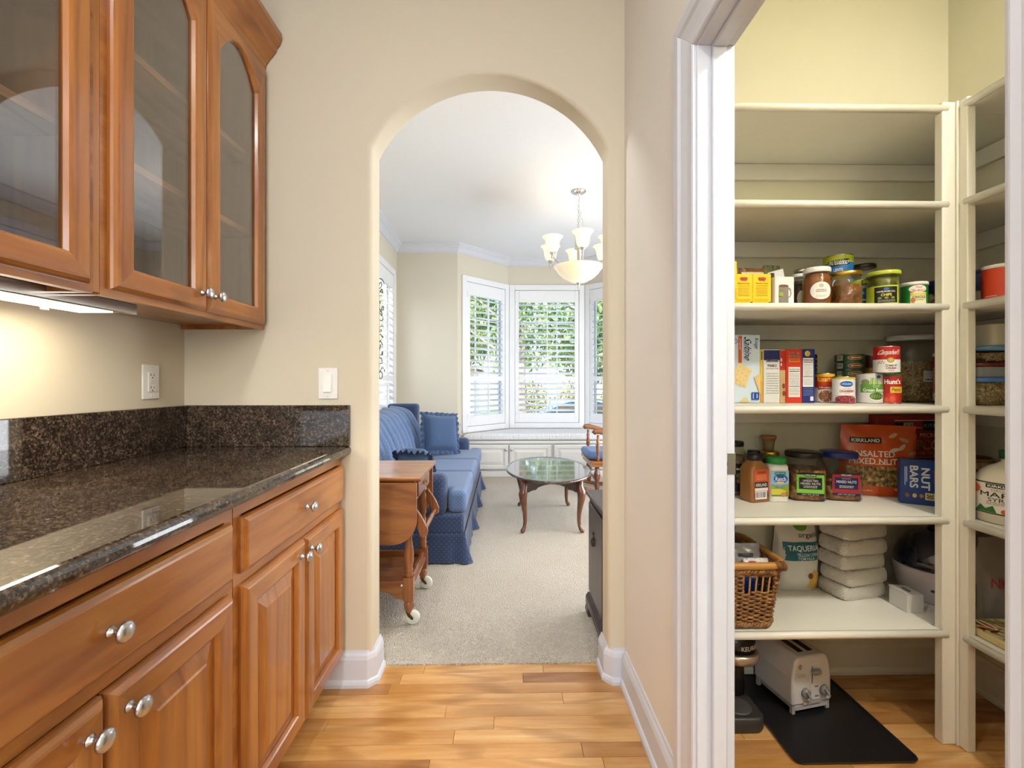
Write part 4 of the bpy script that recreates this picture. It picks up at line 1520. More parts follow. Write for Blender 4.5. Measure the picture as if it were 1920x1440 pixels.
# ================================================================== PRINTED LABELS
_tx = {}
def text_mesh(s, bold=0.0):
    key = (s, bold)
    if key in _tx:
        return _tx[key]
    cu = bpy.data.curves.new('lettering', 'FONT')
    cu.body = s
    cu.fill_mode = 'FRONT'
    cu.resolution_u = 3
    ob = bpy.data.objects.new('lettering', cu)
    me = bpy.data.meshes.new_from_object(ob)
    vs_ = [(v.co.x, v.co.y) for v in me.vertices]
    fs = [tuple(p.vertices) for p in me.polygons]
    if bold:
        # heavier strokes: the same letters struck three times, slightly apart
        n0, v0_, f0_ = len(vs_), vs_, fs
        vs_, fs = [], []
        for k, (dx, dy) in enumerate(((-bold, -bold * .6), (bold, -bold * .6), (0, bold))):
            vs_ += [(x + dx * .8, y + dy * .8) for x, y in v0_]
            fs += [tuple(i + k * n0 for i in f) for f in f0_]
    x0 = min(v[0] for v in vs_); x1 = max(v[0] for v in vs_)
    y0 = min(v[1] for v in vs_); y1 = max(v[1] for v in vs_)
    r = ([((v[0] - x0) / (x1 - x0) - .5, (v[1] - y0) / (y1 - y0) - .5) for v in vs_], fs, (x1 - x0) / (y1 - y0))
    bpy.data.objects.remove(ob); bpy.data.curves.remove(cu); bpy.data.meshes.remove(me)
    _tx[key] = r
    return r

class Print:
    """flat print wrapped on a surface: fn(a, b, off) with a, b in metres from the label's centre line and base"""
    def __init__(self, fn, su, sv, curved=False):
        self.su, self.sv, self.curved = su, sv, curved
        self.fn = lambda a, b, o: fn(a, min(.985 * sv, max(.012 * sv, b)), o)
        self.mb = MB()
        self.mats = []
        self.k = 0

    def mi(self, h):
        m = P(h, 0.42) if isinstance(h, str) else h
        if m not in self.mats:
            self.mats.append(m)
        return self.mats.index(m)

    def off(self):
        self.k += 1
        return .0003 + .00012 * self.k

    def quadgrid(self, pts, h, o):
        """pts: list of rows of (a, b)"""
        n, m = len(pts[0]), len(pts)
        V = [self.fn(a, b, o) for r in pts for a, b in r]
        self.mb.add(V, [(j * n + i, j * n + i + 1, (j + 1) * n + i + 1, (j + 1) * n + i) for j in range(m - 1) for i in range(n - 1)], self.mi(h), self.curved)

    def tris(self, pts, faces, h, o):
        """triangles in metres, split until they follow the curve"""
        lim = min(.010, self.su * .22) if self.curved else 1e9
        st = []
        for f in faces:
            for i in range(1, len(f) - 1):
                st.append((pts[f[0]], pts[f[i]], pts[f[i + 1]]))
        V, Fc = [], []
        while st:
            A, B, C = st.pop()
            l = (abs(A[0] - B[0]), abs(B[0] - C[0]), abs(C[0] - A[0]))
            m = max(l)
            if m > lim:
                k = l.index(m)
                if k == 1: A, B, C = B, C, A
                elif k == 2: A, B, C = C, A, B
                Mid = ((A[0] + B[0]) / 2, (A[1] + B[1]) / 2)
                st += [(A, Mid, C), (Mid, B, C)]
            else:
                b = len(V)
                V += [self.fn(A[0], A[1], o), self.fn(B[0], B[1], o), self.fn(C[0], C[1], o)]
                Fc.append((b, b + 1, b + 2))
        self.mb.add(V, Fc, self.mi(h), False)

    def rect(self, u0, v0, u1, v1, h, o=None):
        o = o or self.off()
        n = max(1, int(abs(u1 - u0) * 8)) if self.curved else 1
        us = [(u0 + (u1 - u0) * i / n) * self.su for i in range(n + 1)]
        self.quadgrid([[(a, v0 * self.sv) for a in us], [(a, v1 * self.sv) for a in us]], h, o)
        return self

    def poly(self, pts, h, o=None):
        o = o or self.off()
        n = len(pts)
        cx_ = sum(p[0] for p in pts) / n; cy_ = sum(p[1] for p in pts) / n
        V = [(u * self.su, v * self.sv) for u, v in pts] + [(cx_ * self.su, cy_ * self.sv)]
        self.tris(V, [(i, (i + 1) % n, n) for i in range(n)], h, o)
        return self

    def oval(self, u, v, ru, rv, h, n=20, o=None, rot=0.0):
        """ru in units of su, rv in units of sv"""
        c, s = math.cos(rot), math.sin(rot)
        pts = []
        for i in range(n):
            a = 2 * PI * i / n
            x, y = ru * self.su * math.cos(a), rv * self.sv * math.sin(a)
            pts.append((u + (x * c - y * s) / self.su, v + (x * s + y * c) / self.sv))
        return self.poly(pts, h, o)

    def text(self, s, u, v, w, hgt, h, rot=0, bold=0.0, skew=0.0, o=None):
        """letters centred on u, v in a box w (of su) by hgt (of sv); rot 90 or -90 turns the line"""
        o = o or self.off()
        vs_, fs, asp = text_mesh(s, bold)
        V = []
        for x, y in vs_:
            x = x + skew * y
            if rot == 0: a, b = x * w * self.su, y * hgt * self.sv
            elif rot == -90: a, b = y * w * self.su, -x * hgt * self.sv
            else: a, b = -y * w * self.su, x * hgt * self.sv
            V.append((u * self.su + a, v * self.sv + b))
        self.tris(V, fs, h, o)
        return self

    def lines(self, u0, v0, u1, v1, n, h, seed=1, thick=.35):
        """rows of fine print too small to read"""
        rd = random.Random(seed)
        o = self.off()
        d = (v1 - v0) / n
        for i in range(n):
            u = u0
            while u < u1 - .02:
                l = rd.uniform(.06, .22) * (u1 - u0)
                self.rect(u, v1 - d * (i + .5) - d * thick / 2, min(u + l, u1), v1 - d * (i + .5) + d * thick / 2, h, o)
                u += l + .03 * (u1 - u0)
        return self

    def facts(self, u0, v0, u1, v1, seed=1, ink='3a3a3a', paper='f2f0ea'):
        """a nutrition table"""
        self.rect(u0, v0, u1, v1, paper)
        w, hh = u1 - u0, v1 - v0
        self.text('Nutrition Facts', (u0 + u1) / 2, v1 - hh * .07, w * .92, hh * .065, ink, bold=.02)
        self.rect(u0 + w * .05, v1 - hh * .16, u1 - w * .05, v1 - hh * .135, ink)
        self.lines(u0 + w * .06, v0 + hh * .38, u1 - w * .06, v1 - hh * .2, 8, '7c7a76', seed, .3)
        self.rect(u0 + w * .05, v0 + hh * .34, u1 - w * .05, v0 + hh * .36, ink)
        self.lines(u0 + w * .06, v0 + hh * .05, u1 - w * .06, v0 + hh * .3, 5, '8a8884', seed + 1, .3)
        return self

    def bars(self, u0, v0, u1, v1, seed=3):
        rd = random.Random(seed)
        self.rect(u0, v0, u1, v1, 'f4f2ee')
        o = self.off()
        u = u0 + (u1 - u0) * .06
        while u < u1 - (u1 - u0) * .08:
            w = rd.uniform(.02, .06) * (u1 - u0)
            self.rect(u, v0 + (v1 - v0) * .2, u + w, v1 - (v1 - v0) * .08, '2a2a2a', o)
            u += w + rd.uniform(.02, .05) * (u1 - u0)
        return self

    def build(self, parent, name='label'):
        return self.mb.build(name, self.mats, parent)

def facing(px, Yc):
    """angle that turns a label towards the doorway"""
    return -math.atan2(XatY(px, Yc), Yc)

def cyl_print(r, h, turn=0.0):
    return Print(lambda a, b, o: ((r + o) * math.sin(a / r + turn), -(r + o) * math.cos(a / r + turn), b), r, h, True)

def flat_print(w, h, d):
    return Print(lambda a, b, o: (a, -d / 2 - o, b), w / 2, h)

# ================================================================== ITEM BUILDERS
def XatY(px, Y):
    return at_Y(px, 715, Y)[0]
def ZatY(px, py, Y):
    return at_Y(px, py, Y)[2]

def carton(name, label, cat, px0, px1, ytop, Yf, depth, z, body, rz=0.0, group=None, flap=None):
    x0, x1 = XatY(px0, Yf), XatY(px1, Yf)
    h = ZatY((px0 + px1) / 2, ytop, Yf) - z - .0005
    w = x1 - x0
    o = thing(name, label, cat, ((x0 + x1) / 2, Yf + depth / 2, z + .0005), rz, group)
    MB().box(-w / 2, w / 2, -depth / 2, depth / 2, 0, h).build('carton', P(body, 0.42), o, bevel=0.0012, seg=1)
    MB().box(-w / 2 + .0015, w / 2 - .0015, -depth / 2 + .0015, -depth / 2 + depth * .55, h + .0001, h + .0009).build('top_flap', P(flap or body, 0.45), o)
    return o, flat_print(w, h, depth)

def tin_can(name, label, cat, px, rpx, ytop, Yc, z, wrap, group=None, turn=0.0, h=None, lid=None, rim=True):
    r = rpx * Yc / F
    if h is None:
        h = ZatY(px, ytop, Yc) - z - .0005
    o = thing(name, label, cat, (XatY(px, Yc), Yc, z + .0005), 0, group)
    k = min(.004, h * .06)
    pr = [(r * .93, 0), (r, .0006), (r, k * .6), (r * .972, k), (r * .972, h - k), (r, h - k * .6), (r, h - .0005), (r * .97, h), (r * .94, h - k * .6), (r * .6, h - k * .7), (0, h - k * .7)]
    MB().lathe(pr, 28).build('tin', M['tin'], o)
    MB().lathe([(r * .985, k), (r * .985, h - k)], 28, cap=False).build('wrap', P(wrap, 0.38), o)
    if lid:
        MB().lathe([(r * 1.03, h - .010), (r * 1.03, h - .001), (r * .98, h + .0015), (0, h + .0015)], 28).build('lid', P(lid, 0.35), o)
    return o, cyl_print(r * .985, h, turn + facing(px, Yc))

def jar(name, label, cat, px, rpx, ytop, Yc, z, lid_h, lid_mat, content, fill=.8, neck=.86, group=None, glass=None, turn=0.0, lid_r=None, sides=28):
    r = rpx * Yc / F
    H = ZatY(px, ytop, Yc) - z - .0005
    b = H - lid_h
    o = thing(name, label, cat, (XatY(px, Yc), Yc, z + .0005), 0, group)
    nk = r * neck
    MB().lathe([(r * .9, 0), (r * .98, .003), (r, .010), (r, b * .82), (r * .97, b * .88), (nk, b * .96), (nk, b + lid_h * .4)], sides).build('glass', glass or M['glass_jar'], o)
    q = .0022
    top = b * fill
    prof = [(r * .9 - q, q), (r - q, .010), (r - q, min(top, b * .80))]
    if top > b * .82:
        prof += [(nk - q * 2, min(top, b * .96))]
    prof += [(0, prof[-1][1] + .001)]
    MB().lathe(prof, sides).build('contents', content, o)
    lr = lid_r or nk * 1.06
    MB().lathe([(lr, b + .0008), (lr * 1.015, b + .002), (lr * 1.015, H - .003), (lr * .97, H), (0, H)], 32).build('lid', lid_mat, o)
    return o, cyl_print(r + .0004, H, turn + facing(px, Yc))
# ================================================================== PANTRY: TOP SHELF
o = thing('wooden_tray', 'brown wooden tray standing at the left end of the top pantry shelf', 'tray', (0.672, 1.515, S[1] + .0005))
MB().box(-.090, .090, -.008, .008, 0, .100).build('board', P('7d4a26', 0.5), o, bevel=0.003)
MB().box(-.090, .090, -.016, -.0085, .086, .100).build('rim', P('6b3d1e', 0.5), o, bevel=0.002, seg=1)

# ================================================================== THIRD SHELF: teas, jars, soups
z = S[3]
o, p = carton('tea_box', 'tall yellow tea box cut off by the door jamb on the third shelf', 'box', 1340, 1382, 490, 1.402, .030, z, 'f6c915')
p.lines(.1, .08, .95, .35, 5, 'b08a10').build(o)
for i, (a, b, lab) in enumerate(((1378, 1411, 'left of two matching yellow tea boxes with a nutrition panel'), (1411.5, 1446, 'right of two matching yellow tea boxes with a nutrition panel'))):
    o, p = carton('tea_box', lab, 'box', a, b, 514, 1.440, .05, z, 'f7cd17', group='yellow tea boxes on the third shelf')
    p.poly([(-.48, .86), (-.30, .90), (.30, .90), (.48, .86), (.30, .78), (-.30, .78)], 'c5281c')
    p.text('Lipton', 0, .84, .72, .065, 'fdfaf0', bold=.01)
    p.text('Nutrition Facts', 0, .70, 1.3, .04, '51420e', bold=.01)
    p.rect(-.65, .625, .65, .632, '6d5a10')
    p.lines(-.65, .32, .60, .60, 7, 'b08f12', 3 + i, .3)
    p.rect(-.65, .29, .65, .300, '6d5a10')
    p.lines(-.8, .10, .70, .20, 3, 'b9970f', 9, .3)
    p.rect(.70, .02, .95, .09, '2a2412')
    p.build(o)
o, p = carton('tall_box', 'tall cream box with an orange top behind the yellow tea boxes', 'box', 1352, 1377, 456, 1.600, .06, z, 'd9c08e', flap='c9793a')
p.rect(-1, .86, 1, 1, 'c8753a').build(o)
# crumpled bags behind the teas
def soft_bag(name, label, cat, px0, px1, ytop, Yc, thick, z, mat, rz=0, group=None, sag=.10, seed=1, top_fold=True):
    x0, x1 = XatY(px0, Yc), XatY(px1, Yc)
    w, h = x1 - x0, ZatY((px0 + px1) / 2, ytop, Yc) - z - .001
    o = thing(name, label, cat, ((x0 + x1) / 2, Yc, z + .001), rz, group)
    rd = random.Random(seed)
    ph = [rd.uniform(0, 6) for _ in range(6)]
    def prof(u, v):
        """half thickness"""
        a = abs(2 * u - 1)
        t_ = thick / 2 * (max(0, 1 - a ** 3.5)) ** .6
        t_ *= (.55 + .45 * min(1, v * 6)) * (1 if v < .55 else max(.06, 1 - ((v - .55) / .45) ** 1.6))
        return t_
    def side(sg):
        def fn(u, v):
            x = (u - .5) * w * (1 - .03 * math.sin(v * 7 + ph[0]) - .04 * (v > .9))
            y = sg * (prof(u, v) + .0025 * math.sin(u * 17 + ph[1] + v * 5) * math.sin(v * 13 + ph[2]) * min(1, v * 4)) - 0
            zz = h * v + (sag * .05 * math.sin(u * 6 + ph[3]) * h if v > .95 else 0)
            return (x, y, zz)
        return fn
    mb = MB()
    f1, f2 = side(-1), side(1)
    mb.grid(f1, 22, 22)
    mb.grid(lambda u, v: f2(1 - u, v), 22, 22)
    # bottom
    e1 = [f1(i / 22, 0) for i in range(23)]
    e2 = [f2(i / 22, 0) for i in range(23)]
    mb.add(e1 + e2, [(i, 23 + i, 23 + i + 1, i + 1) for i in range(22)])
    mb.build('bag', mat, o)
    def surf(a, b, off):
        u = min(.999, max(.001, a / w + .5)); v = min(.999, max(.001, b / h))
        q = f1(u, v)
        return (a, q[1] - off - .0008, b)
    pr = Print(surf, w / 2, h, True)
    return o, pr, w, h
def rect_on(pr, u0, v0, u1, v1, h, n=10, m=6):
    """print patch fine enough to follow a crumpled bag"""
    o_ = pr.off()
    pr.quadgrid([[((u0 + (u1 - u0) * i / n) * pr.su, (v0 + (v1 - v0) * j / m) * pr.sv) for i in range(n + 1)] for j in range(m + 1)], h, o_)
M['film_clear'] = glass_thin('plastic_film', 1.5, (0.85, 0.82, 0.75, 1), 0.15)
o, p, w, h = soft_bag('snack_bag', 'brown clear-wrapped bag lying behind the yellow tea boxes', 'bag', 1384, 1434, 503, 1.60, .05, z, P('8f6238', 0.25), seed=2)
rect_on(p, -.85, .80, .85, .90, 'd9c9a5'); p.build(o)
o, p, w, h = soft_bag('snack_bag', 'pale green bag behind the mug-printed tea box', 'bag', 1430, 1462, 498, 1.66, .04, z, P('8d8f6c', 0.25), seed=5)
p.build(o) if p.mats else None
o, p = carton('dark_green_box', 'narrow dark green box between the yellow tea boxes and mug box', 'box', 1446.5, 1452.5, 512, 1.450, .05, z, '2b3218')
p.lines(-.7, .1, .7, .6, 6, '7c9a2c').build(o)
o, p = carton('tea_box', 'white open tea box printed with a grey mug', 'box', 1453, 1489, 519, 1.430, .055, z, 'e9e7e4')
p.rect(-.95, .02, .95, .98, 'efedeb')
p.rect(-.62, .04, .40, .66, '8a8077'); p.oval(-.11, .67, .51, .05, '6f4a35'); p.oval(-.11, .05, .45, .06, '8a8077')
for i in range(12):
    a = -PI / 2 + PI * i / 11
    p.oval(.42 + .22 * math.cos(a), .42 + .16 * math.sin(a), .05, .022, '8a8077', 8)
p.poly([(-.62, .30), (-.20, .28), (-.16, .42), (-.55, .46)], '9fb236')
p.build(o)
wd = XatY(1489, 1.43) - XatY(1453, 1.43)
hh = ZatY(1470, 519, 1.43) - z
MB().add([(-wd / 2, .02, hh), (wd / 2, .02, hh), (wd / 2, .03, hh + .040), (-wd / 2 + .012, .03, hh + .026), (-wd / 2, .021, hh), (wd / 2, .021, hh), (wd / 2, .0312, hh + .040), (-wd / 2 + .012, .0312, hh + .026)],
         [(0, 1, 2, 3), (7, 6, 5, 4), (0, 3, 7, 4), (1, 5, 6, 2), (2, 6, 7, 3), (0, 4, 5, 1)]).build('open_flap', P('c9c8c6', 0.5), o)
honey = NT('honey_amber'); honey.color(rgb('8a4a16')).set(0.12, 0, 0.6, 0.4); HON = honey.mat
o, p = jar('jam_jar', 'small dark jam jar with a white lid left of the honey jar', 'jar', 1499, 13.5, 515, 1.55, z, .012, P('e9e8e4', 0.3), P('3a1710', 0.2))
p.oval(.25, .30, .55, .22, 'e8dccb'); p.build(o)
o, p = jar('jam_jar', 'jar with a silver lid behind the small dark jam jar', 'jar', 1503, 14, 506, 1.645, z, .012, M['tin'], P('4c2a18', 0.2))
o, p = jar('honey_jar', 'large amber honey jar with white lid and oval white label', 'jar', 1531.5, 24, 504, 1.465, z, .017, P('f0efec', 0.3), HON, .97, .88)
p.oval(.30, .36, .74, .23, 'f1eee6', 28); p.oval(.30, .36, .70, .215, 'f6f4ee', 28)
p.oval(.30, .49, .16, .05, 'cfc9bd'); p.lines(-.05, .32, .65, .40, 2, '8b6a52', 14, .5); p.lines(-.05, .19, .65, .25, 2, 'b9afa2', 4)
p.build(o)
salsa = granules('salsa_contents', ['7d4a26', '96602f', '6d3f20', 'a5713a'], 90, .3, .3)
o, p = jar('sauce_jar', 'glass jar of brown sauce with a gold lid in front of the stacked soup can', 'jar', 1584.5, 26.5, 512, 1.465, z, .014, M['gold_lid'], salsa, .68, .95)
p.poly([(-.55, .28), (-.25, .30), (-.18, .45), (-.32, .56), (-.5, .5), (-.6, .4)], '5d4a22'); p.build(o)
def progresso(o, p, txt):
    p.rect(-1.45, .03, 1.45, .76, '1f6fb4'); p.rect(-1.45, .76, 1.45, .97, 'c3cf2a')
    p.poly([(-.70, .63), (-.66, .81), (.78, .86), (.80, .68)], '17181a')
    p.text('PROGRESSO', .05, .745, 1.34, .115, 'f3f2ee', bold=.03, skew=.15)
    p.text(txt, .05, .53, .62, .09, 'dfeaf5', bold=.02)
    p.oval(.25, .08, .62, .26, 'eef1f2'); p.oval(.25, .06, .55, .22, '6b4526')
    p.build(o)
o, p = tin_can('flat_can', 'low tin can carrying the blue and lime soup can', 'can', 1571, 23, 0, 1.60, z, 'd8d4c4', h=.0815)
p.rect(-1, .2, 1, .8, 'b7c23a').build(o)
o, p = tin_can('soup_can', 'blue and lime soup can stacked on top behind the gold-lid jar', 'can', 1571, 24.5, 482, 1.60, z + .0825, '1f6fb4')
progresso(o, p, 'LENTIL')
o, p = jar('preserve_jar', 'jar with a broad black lid behind the pickle jar', 'jar', 1617, 20, 498, 1.665, z, .014, P('191817', 0.3), P('6e5a41', 0.3), .75, 1.0)
o, p = tin_can('soup_can', 'blue and lime soup can standing between the gold-lid jar and pickles', 'can', 1613, 19, 527, 1.550, z, '1f6fb4')
progresso(o, p, 'LENTIL')
pick = granules('pickle_chips', ['5d6120', '75772c', '4b4d1a', '8a8a38'], 60, .5, .3)
o, p = jar('pickle_jar', 'jar of pickle chips with a lime lid and black label', 'jar', 1656, 25.5, 511, 1.470, z, .014, P('bcc93a', 0.35), pick, .92, .98)
p.rect(-1.4, .02, 1.0, .56, 'c2cf3a')
p.rect(-.52, .06, .88, .52, '14160f'); p.oval(.18, .46, .16, .04, '3f6fb5')
p.text('HAMBURGER DILL', .18, .385, 1.1, .045, 'f1efe4', bold=.02); p.text('CHIPS', .18, .29, .62, .075, 'e9df4a', bold=.03)
for i in range(3): p.oval(-.2 + .38 * i, .20, .12, .035, '7f8f2c')
p.lines(-.3, .08, .7, .15, 2, 'b9b8a0', 5); p.build(o)
o, p = tin_can('spice_tin', 'small navy tin between the pickle jar and green seasoning can', 'can', 1682, 9, 537, 1.60, z, '17254c')
p.oval(.3, .4, .4, .2, '3d68b0').text('o', .3, .65, .3, .08, 'e8e6dc').build(o)
o, p = tin_can('seasoning_can', 'green seasoning can with a red script name and white lid', 'can', 1713.5, 21, 532, 1.465, z, '1d7a2f', lid='eceae2')
p.rect(-.25, .05, .95, .55, 'e8e2b2'); p.rect(-.25, .42, .95, .52, 'd8c84a')
p.oval(.30, .70, .66, .16, 'f2ede0'); p.text('Tony', .34, .76, .55, .13, 'c02a22', skew=.25, bold=.015); p.text('Chachere\'s', .28, .64, 1.05, .12, 'c02a22', skew=.25, bold=.015)
p.text('CREOLE', .38, .34, .95, .12, '2b2a26', bold=.01); p.lines(.1, .19, .7, .25, 1, '5b5348', 3); p.oval(-.05, .22, .16, .12, 'c07a52'); p.build(o)
o, p = tin_can('nut_tub', 'navy tub with a green badge and nut picture beside the corner post', 'tub', 1764, 25, 529, 1.505, z, '16245a', lid='16245a')
p.oval(-.62, .38, .26, .16, '7fbf3a'); p.oval(-.62, .38, .16, .10, 'dfeccf'); p.oval(-.3, .12, .42, .28, 'e9e2d4'); p.oval(-.3, .10, .38, .25, granules('nut_print', ['a5672c', 'c98f4e', '7d4a1f', 'd8b27a'], 160, .2)); p.build(o)
# right bank
o, p = tin_can('food_tub', 'navy and white tub with a green wave at the right bank third shelf', 'tub', 1834, 26, 511, 1.487, z, 'e8e8e6', lid='1b2a6b')
p.rect(-1.5, .42, 1.5, 1.0, '1b2a6b'); p.rect(-1.5, .40, 1.5, .435, '6fb43a'); p.build(o)
o, p = tin_can('food_tub', 'red-orange tub with a white lid at the right bank third shelf', 'tub', 1878, 28, 499, 1.350, z, 'd8431f', lid='f3f2ef')
p.rect(-1.5, .05, 1.5, .92, 'd8431f'); p.lines(-.9, .08, -.2, .14, 1, 'f0c9b8'); p.build(o)

# ================================================================== FOURTH SHELF: crackers, cans, oats
z = S[4]
YB4 = 1.560
o, p = carton('cracker_box', 'tall pale blue saltine cracker box at the left of the fourth shelf', 'box', 1338, 1425, 628, YB4, .075, z, 'cfe0ea')
p.rect(-.99, .01, .99, .99, 'd3e2ea')
u0 = lambda px: (px - 1381.5) / 43.5
v0 = lambda py: 1 - (py - 628) / 129.0
p.rect(u0(1384), v0(681), u0(1391), v0(628.5), 'd85a2c'); p.text('Original', u0(1387.5), v0(645), .09, .16, 'f6e7dc', rot=-90)
p.text('Saltine', u0(1402), v0(656), .30, .33, '23449a', rot=-90, skew=.2, bold=.012)
p.text('CRACKERS', u0(1394.5), v0(648), .07, .2, '8fa5bd', rot=-90)
p.text('Kroger', u0(1417.5), v0(645), .20, .16, '2b57ad', rot=-90, bold=.01)
p.oval(u0(1378), v0(640), .11, .037, '2f5fb0'); p.oval(u0(1378), v0(640), .08, .028, 'd3e2ea'); p.text('K', u0(1378), v0(640), .06, .03, '2f5fb0')
def cracker(pts, hole=True):
    p.poly(pts, 'e8cd8e')
    n_ = 4
    (ax, ay), (bx, by), (cx3, cy3), (dx, dy) = pts
    for i in range(3):
        for j in range(3):
            a, b = (i + .7) / 3.4, (j + .7) / 3.4
            x = (ax * (1 - a) + bx * a) * (1 - b) + (dx * (1 - a) + cx3 * a) * b
            y = (ay * (1 - a) + by * a) * (1 - b) + (dy * (1 - a) + cy3 * a) * b
            p.oval(x, y, .018, .006, 'a47a3c', 6)
cracker([(u0(1374), v0(720)), (u0(1398), v0(729)), (u0(1402), v0(712)), (u0(1376), v0(705))])
cracker([(u0(1374), v0(705)), (u0(1394.5), v0(722)), (u0(1410), v0(696)), (u0(1384), v0(680))])
p.poly([(u0(1413), v0(708)), (u0(1424.5), v0(700)), (u0(1424.5), v0(742))], 'e4c684')
p.poly([(u0(1384), v0(757)), (u0(1397), v0(746)), (u0(1405), v0(757))], 'e4c684')
p.rect(u0(1408), v0(751), u0(1422), v0(737), '1f4aa3'); p.rect(u0(1410.5), v0(749), u0(1412), v0(739), 'd6e2f6'); p.rect(u0(1417.5), v0(748), u0(1419), v0(740), 'd6e2f6')
p.build(o)
o, p = carton('mix_box', 'slim yellow box spine beside the saltine box', 'box', 1425.5, 1431, 655, YB4, .11, z, 'e9c23c')
p.rect(-.5, .80, .4, .96, '7d681f'); p.rect(-1, .02, 1, .40, 'e0a23a'); p.build(o)
o, p = carton('panko_box', 'white bread crumb box with a navy top', 'box', 1432, 1462, 655, YB4 - .005, .05, z, 'e4e2dd', flap='2a2c33')
p.rect(-1, .80, 1, 1, '1f2c66'); p.poly([(-.72, .765), (-.5, .80), (-.1, .83), (.1, .83), (.6, .81), (.8, .765)], '1f2c66')
p.text('PROGRESSO', .05, .79, 1.4, .045, 'eceae4', bold=.03); p.text('PANKO', .05, .695, 1.1, .05, '2c2c30', bold=.02); p.text('CRISPY BREAD CRUMBS', .05, .64, 1.55, .022, '4a4a4e')
p.lines(-.7, .16, .85, .57, 9, '9a9893', 8, .25); p.build(o)
o, p = carton('snack_box', 'narrow red and tan box between the bread crumbs and red cracker box', 'box', 1462.5, 1473.5, 656, 1.556, .09, z, 'c9ab7a')
p.rect(-1, .62, 1, 1, 'c12f22'); p.rect(-.8, .78, -.3, .84, 'f0e6d8'); p.rect(-.8, .70, -.4, .75, 'f0e6d8'); p.oval(.2, .32, .5, .05, '8a4b2a'); p.oval(.3, .18, .5, .05, '8a4b2a'); p.build(o)
o, p = carton('cracker_box', 'red cracker box with an orange band above its nutrition panel', 'box', 1474, 1504, 655, YB4 - .008, .10, z, 'd63a22')
p.text('TOWN', 0, .925, 1.3, .05, 'f4e9dd', bold=.03); p.text('HOUSE', 0, .868, 1.4, .05, 'f4e9dd', bold=.03)
p.rect(-.72, .76, .70, .83, 'f08a3a'); p.text('ORIGINAL', 0, .80, 1.15, .032, 'b2361c', bold=.02); p.facts(-.72, .11, .72, .67, 2); p.build(o)
o, p = carton('cracker_box', 'navy box with a yellow seal and nutrition panel', 'box', 1504.5, 1528, 655, YB4 - .008, .13, z, '1d2f7a')
p.oval(-.2, .92, .42, .052, 'e9e2b8'); p.oval(-.2, .92, .34, .042, 'd9a83a'); p.facts(-.95, .30, .72, .84, 6); p.lines(-.9, .13, .7, .28, 5, '8fa0d0', 4, .3); p.rect(.2, .04, .72, .12, 'e6e8f2'); p.build(o)
o, p = carton('dark_box', 'dark narrow box edge right of the navy box', 'box', 1528.7, 1533, 665, 1.640, .09, z, '22221f')
p.lines(-.8, .4, .8, .95, 6, '7c7464', 5).build(o)
o, p = tin_can('bean_can', 'refried bean can with a yellow top and orange label', 'can', 1546, 16.5, 700, 1.605, z, 'd0552a')
p.rect(-1.4, .88, 1.4, .98, 'e3b92e'); p.rect(-1.4, .55, 1.4, .88, 'cc3f22'); p.text('Rosarita', .05, .80, 1.6, .17, 'f4d23c', bold=.03); p.rect(-1.4, .03, 1.4, .50, 'e8dfd2'); p.oval(.12, .22, .85, .24, 'f2ece2'); p.oval(.15, .22, .74, .20, granules('beans_print', ['a86848', 'c48a64', '8f5036'], 240, .2)); p.poly([(-.7, .44), (.9, .48), (.95, .58), (-.6, .55)], 'b5321f'); p.lines(-.5, .48, .8, .54, 1, 'f3dfb8', 6, .7); p.build(o)
o, p = tin_can('cranberry_can', 'white cranberry sauce can with a blue wave emblem', 'can', 1581.5, 18.5, 706, 1.535, z, 'f0eee9')
p.rect(-1.4, .90, 1.4, .96, 'e3c13c'); p.oval(.30, .72, .58, .11, '1d4f9a'); p.oval(.30, .72, .53, .092, '2f6fbd'); p.text('Ocean Spray', .30, .72, .9, .06, 'f4f6fa', bold=.03, skew=.2)
p.text('WHOLE BERRY', .3, .545, .8, .035, '7d7a76'); p.text('CRANBERRY', .35, .455, 1.35, .085, 'b7253a', bold=.02); p.text('SAUCE', .3, .37, .4, .04, '7d7a76')
p.rect(-1.4, .05, 1.4, .30, 'd9d4cc'); p.oval(.2, .13, 1.05, .17, granules('berry_print', ['8a1f30', 'a9324a', '6d1522', 'c25a6c'], 260, .2)); p.rect(-.95, .08, -.72, .28, 'f2f0ec'); p.build(o)
# six flat cans stacked
zz = z
cols = [('2a4fa0', 'lowest of the stacked flat cans, blue label'), ('6b2a26', 'dark red flat can, second in the stack'), ('2f5a3a', 'green flat can third from the bottom of the stack'), ('2f5a3a', 'green flat can fourth from the bottom of the stack'), ('2f5a3a', 'green flat can second from the top of the stack'), ('2f5a3a', 'topmost green flat can of the stack')]
hs = (ZatY(1593, 665, 1.675) - z) / 6.0
for i, (c, lab) in enumerate(cols):
    o, p = tin_can('flat_can', lab, 'can', 1593, 24, 0, 1.675, zz, c, 'stacked flat cans on the fourth shelf', h=hs - .0008)
    if i > 1:
        p.rect(-1.4, .12, 1.4, .88, '2a6238' if i % 2 else '33593c'); p.bars(-.95, .2, -.45, .88, i); p.oval(.42, .55, .55, .30, 'd8c07a'); p.oval(.42, .55, .48, .24, 'a8542e'); p.lines(.1, .45, .75, .65, 1, 'f3e6c8', i, .8)
    else:
        p.rect(-1.4, .12, 1.4, .88, c); p.oval(.2, .5, .4, .3, 'd9d3c6')
    p.build(o)
    zz += hs
o, p = tin_can('flat_can', 'low tin can under the maroon chili can', 'can', 1634, 14, 0, 1.690, z, '6e6a60', h=.060)
p.rect(-1, .2, 1, .8, '8a8478').build(o)
o, p = tin_can('chili_can', 'maroon chili can with a gold band behind the green bean can', 'can', 1634, 14.5, 665, 1.690, z + .0610, '5b1d1a')
